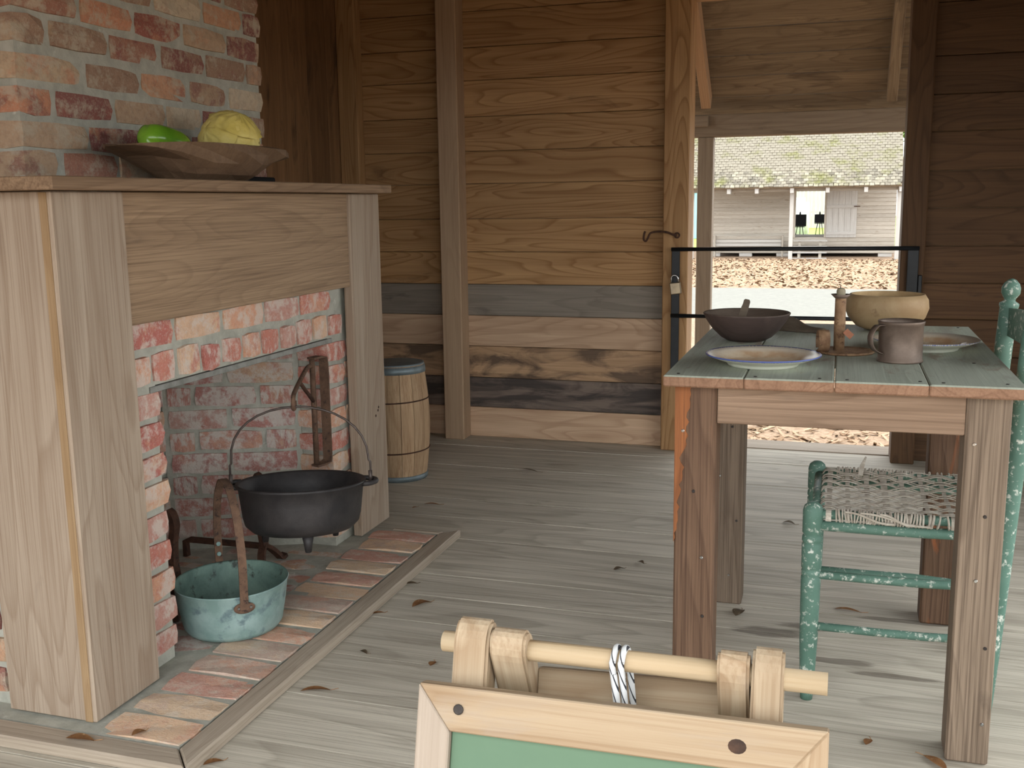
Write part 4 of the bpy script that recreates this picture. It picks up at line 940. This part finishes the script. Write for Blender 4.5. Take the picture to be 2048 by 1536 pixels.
#--SECTION: gate, latch, padlock
GT = thing('doorway_gate', 'black metal bar gate across the far doorway', 'gate', (-0.2, 4.46, 0.35))
board('upright', -0.695, -0.661, 4.478, 4.492, 0.33, 0.89, M_BLACK, GT, 'z', 0.002)
board('upright', 0.256, 0.298, 4.478, 4.492, 0.33, 0.893, M_BLACK, GT, 'z', 0.002)
tube('bar', [(-0.695, 4.470, 0.893), (0.298, 4.470, 0.898)], 0.0085, M_BLACK, GT, (-0.2, 4.47, 0.893), seg=12)
tube('bar', [(-0.695, 4.470, 0.608), (0.298, 4.470, 0.608)], 0.0085, M_BLACK, GT, (-0.2, 4.47, 0.608), seg=12)
board('hinge_plate', 0.299, 0.314, 4.474, 4.494, 0.70, 0.79, M_BLACK, GT, 'z', 0.002)
PLK = thing('padlock', 'brass padlock hanging on the black gate upright', 'padlock', (-0.676, 4.465, 0.70))
bm = bmesh.new(); R3 = Matrix.Rotation(-0.12, 3, 'Y')
pb = link('lock_body', box_mesh(0.046, 0.017, 0.050, 0.003, M_LOCK), None, PLK, (-0.674, 4.463, 0.727), R3)
tube('shackle', [Vector((-0.674, 4.463, 0.727)) + R3 @ Vector((0.0145 * math.cos(a) if 0 <= a <= math.pi else (0.0145 if a < 0 else -0.0145), 0, 0.042 + 0.0145 * math.sin(a) if 0 <= a <= math.pi else 0.022)) for a in [-0.1] + [math.pi * k / 12 for k in range(13)] + [3.3]], 0.0035, M_CHROME, PLK, (-0.674, 4.463, 0.765), seg=8)
HK = thing('hook_latch', 'rusty iron hook latch on the door post', 'latch', (-0.69, 4.49, 0.95))
tube('hook', catmull([(-0.676, 4.484, 0.952), (-0.69, 4.480, 0.955), (-0.72, 4.480, 0.966), (-0.76, 4.482, 0.968), (-0.788, 4.484, 0.962), (-0.798, 4.484, 0.945), (-0.808, 4.484, 0.928), (-0.818, 4.484, 0.936), (-0.816, 4.484, 0.958), (-0.812, 4.484, 0.970)], 4), 0.0045, M_RUSTD, HK, (-0.75, 4.484, 0.955), seg=8)
tube('eye', [Vector((-0.674, 4.488, 0.952)) + Vector((0.010 * math.cos(a), -0.004, 0.010 * math.sin(a))) for a in [2 * math.pi * k / 16 for k in range(16)]], 0.0035, M_RUSTD, HK, (-0.674, 4.488, 0.952), seg=8, closed=True)

#--SECTION: easel sign in the doorway
EZ = thing('easel', 'small pine A-frame easel with dowel hinge standing in the doorway', 'easel', (-0.2, 0.98, 0.0))
DY, DZ = 1.0, 0.626
tube('dowel', [(-0.400, DY, DZ), (-0.2, DY, DZ + 0.002), (0.004, DY, DZ + 0.003)], 0.0112, M_DOWEL, EZ, (-0.2, DY, DZ), seg=18)
def post(name, x0, x1, foot_y, top_dz, mat):
    top = Vector(((x0 + x1) / 2, DY, DZ)); ft = Vector(((x0 + x1) / 2, foot_y, 0.0)); d = (top - ft).normalized(); Ln = (top - ft).length
    X = d; Y = Vector((1, 0, 0)); Z = X.cross(Y).normalized(); w, t = (x1 - x0), 0.036
    # rounded-top profile in local X (up the post) / local Z (depth)
    prof = [(-Ln + 0.012, -t / 2), (0.0, -t / 2)] + [(top_dz * math.sin(a) , -t / 2 * math.cos(a)) for a in [math.pi * k / 10 for k in range(11)]][1:-1] + [(0.0, t / 2), (-Ln + 0.012, t / 2)]
    bm = bmesh.new(); A = [bm.verts.new((p, -w / 2, q)) for p, q in prof]; B = [bm.verts.new((p, w / 2, q)) for p, q in prof]
    bm.faces.new(A); bm.faces.new(B[::-1])
    for i in range(len(A)): bm.faces.new((A[i], A[(i + 1) % len(A)], B[(i + 1) % len(A)], B[i]))
    bmesh.ops.recalc_face_normals(bm, faces=bm.faces)
    bmesh.ops.bevel(bm, geom=[e for e in bm.edges if e.calc_face_angle(0) > 1.2], offset=0.003, segments=2, affect='EDGES')
    return link(name, bm_mesh(bm), mat, EZ, top, Matrix((X, Y, Z)).transposed())
post('front_leg', -0.383, -0.3435, 0.84, 0.029, M_EASEL)
post('rear_leg', -0.3415, -0.302, 1.30, 0.026, M_EASEL)
post('rear_leg', -0.102, -0.0705, 1.30, 0.032, M_EASEL)
post('front_leg', -0.0685, -0.0375, 0.84, 0.032, M_EASEL)
beam('crossbar', (-0.302, 1.032, 0.560), (-0.102, 1.032, 0.568), 0.018, 0.062, M_EASEL, EZ, up=(0, 0.35, 1))
beam('crossbar', (-0.302, 1.22, 0.16), (-0.102, 1.22, 0.16), 0.018, 0.05, M_EASEL, EZ, up=(0, 0.35, 1))
# sign frame leaning on the easel
FRM = thing('framed_sign', 'pine framed green sign board leaning on the easel', 'sign', (-0.2, 0.84, 0.12))
LA = math.radians(14); dn = Vector((0.0, -math.sin(LA), -math.cos(LA))); nr = Vector((0, -math.cos(LA), math.sin(LA)))
P0 = Vector((-0.406, 0.940, 0.6035)); UX = Vector((1, 0, 0.0165)).normalized()
FW, FH, RW, FT = 0.413, 0.46, 0.046, 0.018
def frame_piece(name, poly, along, mat, t0=0.0, t1=FT):
    W = lambda u, s, n: P0 + UX * u + dn * s - nr * n
    cu = sum(p[0] for p in poly) / 4; cs_ = sum(p[1] for p in poly) / 4; c = W(cu, cs_, (t0 + t1) / 2)
    X = UX if along == 'u' else dn; Z = nr; Y = Z.cross(X); R3 = Matrix((X, Y, Z)).transposed(); RI = R3.transposed(); bm = bmesh.new()
    A = [bm.verts.new(RI @ (W(u, s, t0) - c)) for u, s in poly]; B = [bm.verts.new(RI @ (W(u, s, t1) - c)) for u, s in poly]
    bm.faces.new(A); bm.faces.new(B[::-1])
    for i in range(4): bm.faces.new((A[i], A[(i + 1) % 4], B[(i + 1) % 4], B[i]))
    bmesh.ops.recalc_face_normals(bm, faces=bm.faces); bmesh.ops.bevel(bm, geom=list(bm.edges), offset=0.0015, segments=1, affect='EDGES')
    return link(name, bm_mesh(bm), mat, FRM, c, R3)
frame_piece('top_rail', [(0, 0), (FW, 0), (FW - RW * 0.8, RW), (RW * 0.8, RW)], 'u', M_EASEL)
frame_piece('bottom_rail', [(0, FH), (FW, FH), (FW - RW * 0.8, FH - RW), (RW * 0.8, FH - RW)], 'u', M_EASEL)
frame_piece('stile', [(0, 0), (RW * 0.8, RW), (RW * 0.8, FH - RW), (0, FH)], 's', M_EASELG)
frame_piece('stile', [(FW, 0), (FW - RW * 0.8, RW), (FW - RW * 0.8, FH - RW), (FW, FH)], 's', M_EASEL)
frame_piece('green_panel', [(RW * 0.8, RW), (FW - RW * 0.8, RW), (FW - RW * 0.8, FH - RW), (RW * 0.8, FH - RW)], 'u', M_CHALK, 0.007, 0.012)
sc_ = P0 + UX * 0.046 + dn * 0.022
disc_on('screw', sc_, nr, 0.0055, 0.0055, 0.002, M_SCREW, FRM, 12)
disc_on('knot', P0 + UX * 0.330 + dn * 0.024 - nr * 0.0008, nr, 0.010, 0.008, 0.0012, M_KNOT, FRM, 14)
RP = thing('rope_loop', 'white flecked rope looped over the easel dowel', 'rope', (-0.2, 1.0, 0.45))
for i, x_ in enumerate((-0.2085, -0.1995)):
    pts = [(x_ + 0.010, 0.972, 0.50), (x_ + 0.006, 0.982, 0.575)] + [(x_ + 0.002 * k / 8, DY - 0.0150 * math.cos(a), DZ + 0.0150 * math.sin(a)) for k, a in enumerate([math.pi * j / 8 for j in range(9)])] + [(x_ + 0.008, 1.012, 0.57), (x_ + 0.010, 1.005, 0.50)]
    tube('rope_strand', catmull(pts, 4), 0.0035, M_ROPE, RP, (x_, 1.0, 0.57), seg=8)
tube('rope_strand', catmull([(-0.2065, 0.982, 0.620), (-0.2015, 0.977, 0.59), (-0.1965, 0.972, 0.55), (-0.194, 0.968, 0.50)], 5), 0.0035, M_ROPE, RP, (-0.2, 0.98, 0.57), seg=8)

#--SECTION: fallen leaves
def dry_leaf(x, y, ln, wd, ang, curl, mat, label, z=0.0015, cat='leaf'):
    bm = bmesh.new(); n = 9; top = []; 
    for i in range(n + 1):
        u = i / n; w = wd * math.sin(math.pi * min(1, u ** 0.8)) ** 0.9 + 0.0006; zz = 0.5 * curl * (math.sin(math.pi * u)) * ln
        px = ln * (u - 0.5)
        top.append([bm.verts.new((px, -w, zz + w * 0.35)), bm.verts.new((px, 0.15 * wd * math.sin(5 * u), zz)), bm.verts.new((px, w, zz + w * 0.25))])
    for a, b in zip(top[:-1], top[1:]):
        for k in range(2): bm.faces.new((a[k], b[k], b[k + 1], a[k + 1]))
    s_ = bmesh.ops.solidify(bm, geom=list(bm.faces), thickness=0.0007)
    tube_bm([(ln * 0.5, 0, 0.0005), (ln * 0.62, 0.002, 0.001), (ln * 0.74, 0.006, 0.001)], 0.0007, 5, bm)
    bmesh.ops.recalc_face_normals(bm, faces=bm.faces)
    o = link('dry_leaf', bm_mesh(bm), mat, None, (x, y, z + 0.001), Matrix.Rotation(ang, 3, 'Z'), smooth=True)
    tag(o, label, cat, 'dry leaves on the floor')
dry_leaf(-1.075, 2.525, 0.060, 0.016, 0.9, 0.18, M_LEAF, 'broad curled tan leaf on the floor beside the hearth trim')
dry_leaf(-1.165, 2.665, 0.035, 0.009, 0.4, 0.1, M_LEAFD, 'pale leaf lying against the hearth trim')
dry_leaf(-1.165, 2.435, 0.035, 0.007, 0.5, 0.1, M_LEAF, 'thin brown leaf at the foot of the hearth trim')
dry_leaf(-1.112, 1.978, 0.070, 0.009, 0.35, 0.14, M_LEAF, 'long thin arched brown leaf on the bare floor planks')
dry_leaf(-0.905, 2.183, 0.026, 0.009, 1.5, 0.1, M_LEAF, 'tiny orange-brown leaf between the hearth and the easel')
dry_leaf(-1.095, 2.197, 0.028, 0.007, -0.5, 0.15, M_LEAFD, 'small grey curled leaf beside the hearth')
dry_leaf(-1.450, 1.605, 0.065, 0.012, 0.1, 0.1, M_LEAF, 'brown leaf at the foot of the pale pilaster', hz + 0.003)
dry_leaf(-1.345, 1.655, 0.030, 0.010, 1.0, 0.2, M_LEAF, 'small leaf on the cream corner hearth brick', hz + 0.006)
dry_leaf(-1.160, 1.640, 0.040, 0.009, 0.7, 0.15, M_LEAF, 'tan leaf by the mitred hearth trim corner')
dry_leaf(-1.198, 4.002, 0.085, 0.008, -0.4, 0.06, M_LEAFD, 'thin twisted leaf on the floor near the back wall')
dry_leaf(-1.410, 3.44, 0.060, 0.008, 0.1, 0.06, M_LEAF, 'slender brown leaf beside the far pilaster')
dry_leaf(-1.455, 3.385, 0.024, 0.006, 0.9, 0.1, M_LEAF, 'tiny red-brown leaf at the foot of the far pilaster')
dry_leaf(-0.225, 2.70, 0.048, 0.016, 1.3, 0.2, M_LEAFD, 'grey-brown crumpled leaf behind the orange-split table leg')
dry_leaf(0.055, 2.795, 0.070, 0.009, -0.15, 0.08, M_LEAF, 'long tan leaf on the floor under the green chair')
dry_leaf(0.092, 2.086, 0.028, 0.008, 1.2, 0.15, M_LEAF, 'small brown leaf on the planks under the table')
dry_leaf(-0.135, 3.54, 0.045, 0.012, -0.3, 0.2, M_LEAFD, 'black and white leaf scrap behind the chair')
dry_leaf(-0.604, 2.945, 0.035, 0.010, 0.6, 0.2, M_LEAFD, 'curled grey leaf on the open floor')
dry_leaf(-0.551, 3.02, 0.025, 0.009, -0.6, 0.2, M_LEAFD, 'pale curled leaf scrap on the open floor')
dry_leaf(0.215, 2.040, 0.060, 0.010, 2.3, 0.1, M_LEAF, 'brown leaf leaning at the foot of the grey table leg')

#--SECTION: porch overhang outside the far door
def roofz(y): return 1.615 + (6.10 - y) * 0.78
PR = thing('porch_roof', 'weathered plank porch roof sloping down outside the far doorway', 'porch roof', (-0.25, 6.0, 1.6))
w_ = 0.175; cy = math.cos(math.atan(0.78)); sl = math.atan(0.78); k = 0; yy = 6.16
Zr = Vector((0, math.sin(sl), math.cos(sl))); Dr = Vector((0, -math.cos(sl), math.sin(sl)))
while yy > 4.75:
    ww = w_ * RND.uniform(0.85, 1.1); c0 = Vector((0, yy, roofz(yy))); c1 = c0 + Dr * (ww / 2)
    beam('roof_board', (-3.2, c1.y, c1.z), (2.4, c1.y, c1.z), ww - 0.004, 0.02, M_PORCH, PR, up=Zr); yy -= ww * cy
for x_ in (-0.745, 0.222, -1.7, 1.2, 2.15, -2.65):
    a = Vector((x_, 6.02, roofz(6.02))) - Zr * 0.058; b = Vector((x_, 4.70, roofz(4.70))) - Zr * 0.058
    beam('rafter', a, b, 0.052, 0.092, M_RAFT if x_ < 0 else M_PORCH, PR, up=Zr)
board('header_beam', -3.0, 2.3, 6.0, 6.09, 1.446, 1.568, M_BEAM, PR, 'x', 0.004)
board('beam_end', -1.05, -0.735, 5.972, 5.998, 1.502, 1.562, M_BEAM, PR, 'x', 0.003)
PP = board('porch_post', -0.792, -0.706, 6.0, 6.086, -0.52, 1.445, M_BEAM, None, 'z', 0.004); tag(PP, 'square weathered post under the porch beam outside the doorway', 'post')

#--SECTION: grounds
def gz(y): return -0.5 if y < 8 else (-0.5 - 0.65 * (y - 8) / 32 if y < 40 else -1.15)
def ground(name, x0, x1, ys_, dz, mat, kind='structure'):
    bm = bmesh.new(); r = [(bm.verts.new((x0, y, gz(y) + dz)), bm.verts.new((x1, y, gz(y) + dz))) for y in ys_]
    for a, b in zip(r[:-1], r[1:]): bm.faces.new((a[0], a[1], b[1], b[0]))
    bmesh.ops.recalc_face_normals(bm, faces=bm.faces)
    return tag(link(name, bm_mesh(bm), mat), kind=kind)
ground('ground', -40, 40, [-40, 8, 40, 50], 0.0, M_MULCH)
ground('road', -40, 40, [15.7, 23.0], 0.006, M_ROAD)
ground('lawn', -60, 60, [49, 140], 0.004, M_GRASS)
rr_ = random.Random(11); bm = bmesh.new()
for i in range(5200):
    x_, y_ = rr_.uniform(-2.4, 1.6), rr_.uniform(5.2, 11.5)
    if abs(x_ + 0.75) < 0.12 and abs(y_ - 6.04) < 0.12: continue
    a = rr_.uniform(0, math.pi); l_, w_ = rr_.uniform(0.02, 0.055), rr_.uniform(0.006, 0.014)
    R3 = Matrix.Rotation(a, 3, 'Z') @ Matrix.Rotation(rr_.uniform(-0.5, 0.5), 3, 'Y') @ Matrix.Rotation(rr_.uniform(-0.4, 0.4), 3, 'X'); c = Vector((x_, y_, gz(y_) + 0.008))
    vs_ = [bm.verts.new(c + R3 @ Vector((sx * l_, sy * w_, sz * 0.003))) for sx, sy, sz in ((-1, -1, 1), (1, -1, 1), (1, 1, 1), (-1, 1, 1), (-1, -1, -1), (1, -1, -1), (1, 1, -1), (-1, 1, -1))]
    bm.faces.new(vs_[0:4])
    for q in range(4): bm.faces.new((vs_[q], vs_[(q + 1) % 4], vs_[4 + (q + 1) % 4], vs_[4 + q]))
bmesh.ops.recalc_face_normals(bm, faces=bm.faces)
M_CHIP = mottled('wood_chip', srgb(168, 146, 120), srgb(132, 104, 80), 9, rough=0.95, bump=0)
tag(link('mulch_chips', bm_mesh(bm), M_CHIP), 'loose wood chip mulch outside the doorway', 'mulch', kind='stuff')
rr_ = random.Random(12); bm = bmesh.new()
for i in range(6500):
    x_, y_ = rr_.uniform(-6.5, 3.5), rr_.uniform(23.2, 40.5); a = rr_.uniform(0, math.pi); l_ = rr_.uniform(0.05, 0.13)
    c = Vector((x_, y_, gz(y_) + 0.015)); R3 = Matrix.Rotation(a, 3, 'Z') @ Matrix.Rotation(rr_.uniform(-0.6, 0.6), 3, 'Y') @ Matrix.Rotation(rr_.uniform(-0.7, 0.7), 3, 'X')
    p = [bm.verts.new(c + R3 @ Vector(v)) for v in ((-l_, 0, 0), (0, -l_ * 0.45, 0.01), (l_, 0, 0), (0, l_ * 0.45, 0.01), (0, 0, 0.03))]
    for q in range(4): bm.faces.new((p[q], p[(q + 1) % 4], p[4]))
tag(link('leaf_litter', bm_mesh(bm), M_CHIP), 'tan leaf and bark litter between the road and the far cabin', 'leaf litter', kind='stuff')

#--SECTION: far cabin
CY, WY, BY = 40.0, 42.5, 46.6
FC = thing('far_cabin', 'weathered grey plank cabin with mossy shingle roof across the road', 'cabin', (-1.8, 42.5, -1.15))
SL = math.atan(0.84); E0 = Vector((0, 39.5, 1.50)); Dn = Vector((0, math.cos(SL), math.sin(SL))); Nn = Vector((0, -math.sin(SL), math.cos(SL)))
RX0, RX1 = -6.8, 2.0
roof = beam('roof', (RX0, (E0 + Dn * 3.7).y, (E0 + Dn * 3.7).z), (RX1, (E0 + Dn * 3.7).y, (E0 + Dn * 3.7).z), 7.4, 0.05, M_PORCH, FC, up=Nn)
Dm = Vector((0, -math.cos(SL), math.sin(SL))); rg = E0 + Dn * 7.4
bkc = rg - Vector((0, 0, 0)) + Vector((0, math.cos(SL), -math.sin(SL))) * 3.4
beam('roof', (RX0, bkc.y, bkc.z), (RX1, bkc.y, bkc.z), 6.8, 0.05, M_PORCH, FC, up=(0, math.sin(SL), math.cos(SL)))
sh_me = box_mesh(0.30, 0.166, 0.034, 0, M_SHINGLE); rr_ = random.Random(5); count = 0
R_sh = Matrix((Dn, Vector((-1, 0, 0)), Nn)).transposed() @ Matrix.Rotation(0.10, 3, 'Y')
bm = bmesh.new()
for r_ in range(30):
    x_ = RX0 + 0.09 + (0.085 if r_ % 2 else 0.0)
    while x_ < RX1 - 0.05:
        c = E0 + Dn * (0.12 + r_ * 0.152 + rr_.uniform(-0.018, 0.018)) + Nn * (0.040 + rr_.uniform(0, 0.012)); c.x = x_
        sc = rr_.uniform(0.86, 1.02)
        if r_ < 6 and x_ > -5.6 and count < 300:
            o = link('shingle', sh_me, None, roof, c, R_sh); o.scale = (1, sc, 1); count += 1
        else:
            vs_ = [bm.verts.new(c + R_sh @ Vector((a * 0.15, b * 0.083 * sc, d * 0.017))) for a in (-1, 1) for b in (-1, 1) for d in (-1, 1)]
            for f in ((0, 1, 3, 2), (4, 6, 7, 5), (0, 4, 5, 1), (2, 3, 7, 6), (1, 5, 7, 3)): bm.faces.new([vs_[i] for i in f])
        x_ += 0.174
bmesh.ops.recalc_face_normals(bm, faces=bm.faces)
me = bm_mesh(bm); me.materials.append(M_SHINGLE); st = link('shingle_field', me, None, roof, (0, 0, 0)); st['kind'] = 'stuff'
for x_ in (-5.46, -1.81, 1.90):
    board('porch_post', x_ - 0.07, x_ + 0.07, CY, CY + 0.14, gz(40), 1.45, M_SILV, FC, 'z', 0.005)
board('wall_plate', -6.7, 1.95, CY - 0.01, CY + 0.15, 1.36, 1.50, M_SIDING, FC, 'x', 0.005)
for x_ in (-5.1, -4.06, -3.05, -1.80, -0.553, 0.758, 1.93):
    board('rafter_tail', x_ - 0.065, x_ + 0.065, 39.55, 40.0, 1.30, 1.54, M_SILV, FC, 'y', 0.004)
DX0, DX1, SZ0, SZ1 = -1.76, -0.66, -0.41, 1.42
zz = -1.0
while zz < 1.6:
    h = 0.158
    for a, b in ((-5.0, DX0 - 0.10), (DX1 + 0.06, 1.93)):
        beam('siding_board', (a, WY, zz + h / 2), (b, WY, zz + h / 2), h, 0.025, M_SIDING, FC, up=(0, -1, 0.12))
    if zz > SZ1 or zz + h < SZ0 + 0.03: beam('siding_board', (DX0 - 0.10, WY, zz + h / 2), (DX1 + 0.06, WY, zz + h / 2), h, 0.025, M_SIDING, FC, up=(0, -1, 0.12))
    zz += 0.15
board('sill_beam', -5.0, 1.93, WY + 0.02, WY + 0.2, -1.02, -0.85, M_SIDING, FC, 'x', 0.004)
board('cabin_floor', -5.0, 1.93, WY + 0.05, BY, -0.47, SZ0, M_SIDING, FC, 'x', 0)
for x_ in (DX0 - 0.05, DX1 + 0.03): board('door_jamb', x_ - 0.05, x_ + 0.05, WY - 0.05, WY + 0.1, SZ0, SZ1, M_SIDING, FC, 'z', 0.004)
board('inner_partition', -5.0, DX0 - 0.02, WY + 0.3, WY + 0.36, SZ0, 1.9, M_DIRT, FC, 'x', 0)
board('end_wall', 1.88, 1.93, WY, BY, -1.0, 3.2, M_SIDING, FC, 'y', 0); board('end_wall', -5.0, -4.95, WY, BY, -1.0, 3.2, M_SIDING, FC, 'y', 0)
board('back_wall', -5.0, -2.3, BY, BY + 0.05, -1.0, 3.2, M_SIDING, FC, 'x', 0); board('back_wall', -0.3, 1.93, BY, BY + 0.05, -1.0, 3.2, M_SIDING, FC, 'x', 0)
board('back_wall', -2.3, -0.3, BY, BY + 0.05, 1.75, 3.2, M_SIDING, FC, 'x', 0)
for x_ in (-3.65, -4.9, 1.6, -2.2): board('pier', x_ - 0.25, x_ + 0.25, WY + 0.02, WY + 0.4, gz(42), -1.0, M_SILV, FC, 'x', 0.01)
for y_ in (44.5, 46.4): board('crawl_skirt', -5.0, 1.93, y_, y_ + 0.05, gz(45), -0.9, M_DIRT, FC, 'x', 0)
dr = thing('cabin_door', 'open plank door folded back against the far cabin wall', 'door', (-0.05, WY - 0.08, SZ0))
for i in range(5): board('door_plank', -0.60 + i * 0.223, -0.60 + i * 0.223 + 0.218, WY - 0.07, WY - 0.035, -0.40, 1.38, M_SILV, dr, 'z', 0.003)
for z_ in (-0.24, 0.78): board('ledge', -0.60, 0.50, WY - 0.10, WY - 0.071, z_ - 0.06, z_ + 0.06, M_SILV, dr, 'x', 0.003)
tube('latch', [(0.40, WY - 0.12, 0.78), (0.62, WY - 0.12, 0.78)], 0.018, M_RUSTD, dr, (0.5, WY - 0.12, 0.78), seg=6)
stp = thing('porch_steps', 'open wooden steps up to the far cabin doorway', 'steps', (-1.15, 41.2, gz(41)))
for i in range(4):
    z_ = -0.48 - i * 0.215; y_ = 42.05 - i * 0.25
    board('tread', -1.78, -0.53, y_ - 0.28, y_, z_ - 0.05, z_, M_SILV, stp, 'x', 0.004)
for x_ in (-1.55, -0.78):
    for i in range(3): board('stringer', x_ - 0.05, x_ + 0.05, 41.85 - i * 0.25, 41.95 - i * 0.25, gz(41), -0.53 - i * 0.215, M_SIDING, stp, 'z', 0.004)
bn = thing('porch_bench', 'low weathered bench against the far cabin wall', 'bench', (-3.6, 42.2, gz(42)))
for i in range(3): board('bench_board', -4.9, -2.25, 42.18 - 0.02 * i, 42.22 - 0.02 * i, -0.33 - i * 0.14 - 0.12, -0.33 - i * 0.14, M_SILV if i else M_SIDING, bn, 'x', 0.004)
for x_ in (-2.24, -4.85): board('bench_leg', x_, x_ + 0.06, 42.05, 42.3, gz(42), -0.30, M_SIDING, bn, 'z', 0.004)
for (x_, w_, h_, lab) in ((-1.72, 0.42, 0.5, 'dark display easel inside the far cabin beside its left jamb'), (-0.92, 0.42, 0.36, 'dark display easel inside the far cabin beside its right jamb')):
    t = thing('display_easel', lab, 'easel', (x_, 46.0, SZ0), 'dark easels in the far cabin')
    zt = 0.55 if w_ else 0
    board('display_panel', x_ - w_ / 2, x_ + w_ / 2 + 0.05, 45.96, 45.99, 0.44 - h_, 0.44, M_BLACK, t, 'x', 0.004)
    for s in (-0.13, 0.13): beam('easel_leg', (x_ + s * 1.2, 45.95, SZ0), (x_ + 0.02 * s, 45.99, 0.55), 0.03, 0.03, M_BLACK, t, up=(0, 1, 0))
    beam('easel_leg', (x_, 46.4, SZ0), (x_, 46.0, 0.53), 0.03, 0.03, M_BLACK, t, up=(0, 1, 0))
    beam('easel_ledge', (x_ - 0.2, 45.94, 0.44 - h_ - 0.02), (x_ + 0.2, 45.94, 0.44 - h_ - 0.02), 0.05, 0.03, M_BLACK, t)
# beyond
tr_ = thing('white_trailer', 'white rounded trailer on the lawn beyond the far cabin', 'trailer', (-3.0, 57, -1.15))
bm = bmesh.new(); bmesh.ops.create_cube(bm, size=1.0)
for v in bm.verts: v.co = Vector((v.co.x * 3.0, v.co.y * 2.0, v.co.z * 2.1))
bmesh.ops.bevel(bm, geom=list(bm.edges), offset=0.22, segments=4, affect='EDGES'); link('trailer_body', bm_mesh(bm), M_WHITE, tr_, (-3.2, 57, 0.1), smooth=True)
for x_ in (-4.2, -2.4): 
    wl_ = lathe('wheel', [(0, -0.1), (0.22, -0.1), (0.24, -0.06), (0.24, 0.06), (0.22, 0.1), (0, 0.1)], M_BLACK, tr_, (x_, 56.2, -0.905), 20, cap0=False, cap1=False); wl_.rotation_euler = (math.pi / 2, 0, 0)
fe = thing('plank_fence', 'tall pale plank fence beyond the lawn', 'fence', (-2, 84, -1.15))
for i in range(20): board('fence_board', -5.0 + i * 0.3, -5.0 + i * 0.3 + 0.28, 84 + 0.02 * (i % 2), 84.04 + 0.02 * (i % 2), -1.15, 3.6, M_SILV, fe, 'z', 0)
for z_ in (0.0, 2.4): board('fence_rail', -5, 1, 84.07, 84.15, z_, z_ + 0.12, M_SIDING, fe, 'x', 0)
sb = thing('blue_shed', 'pale blue shed past the end of the far cabin', 'shed', (-9, 62, -1.15))
board('shed_wall', -12, -7.6, 62, 65, -1.15, 1.6, M_BLUE, sb, 'x', 0.02); 
bm = bmesh.new(); q = [bm.verts.new(p) for p in ((-2.5, -0.2, 0), (2.5, -0.2, 0), (2.5, 3.2, 0), (-2.5, 3.2, 0), (-2.5, 1.5, 1.0), (2.5, 1.5, 1.0))]
for f in ((0, 1, 5, 4), (2, 3, 4, 5), (0, 4, 3), (1, 2, 5), (0, 3, 2, 1)): bm.faces.new([q[i] for i in f])
bmesh.ops.recalc_face_normals(bm, faces=bm.faces); link('shed_roof', bm_mesh(bm), M_WHITE, sb, (-9.8, 62, 1.6))
def tree(x, y, h, rad, label):
    t = thing('broadleaf_tree', label, 'tree', (x, y, -1.15), 'trees beyond the far cabin'); tube('trunk', [(x, y, -1.15), (x + 0.1, y, h * 0.4), (x, y, h * 0.8)], [0.22, 0.16, 0.05], M_DIRT, t, (x, y, 0), seg=8)
    bm = bmesh.new(); r = random.Random(int(x * 10))
    for i in range(2600):
        d = Vector((r.gauss(0, 1), r.gauss(0, 1), r.gauss(0, 1))).normalized() * rad * r.random() ** 0.4; d.z *= 0.8
        c = d + Vector((0, 0, 0)); R3 = Matrix.Rotation(r.uniform(0, 6), 3, 'Z') @ Matrix.Rotation(r.uniform(0, 6), 3, 'X'); s = r.uniform(0.12, 0.26)
        bm.faces.new([bm.verts.new(c + R3 @ Vector(p)) for p in ((-s, 0, 0), (0, -s * 0.5, 0.02), (s, 0, 0), (0, s * 0.5, 0.02))])
    f = link('foliage', bm_mesh(bm), M_FOL, t, (x, y, h * 0.72)); f['kind'] = 'stuff'
tree(4.6, 52, 6.2, 2.3, 'green leafy tree beside the far cabin roof end'); tree(-10.5, 66, 6.5, 2.6, 'green leafy tree behind the pale blue shed')

# ------------------------------------------------------------------ tidy
for o in bpy.data.objects:
    for k in ('_o', '_m'):
        if k in o: del o[k]
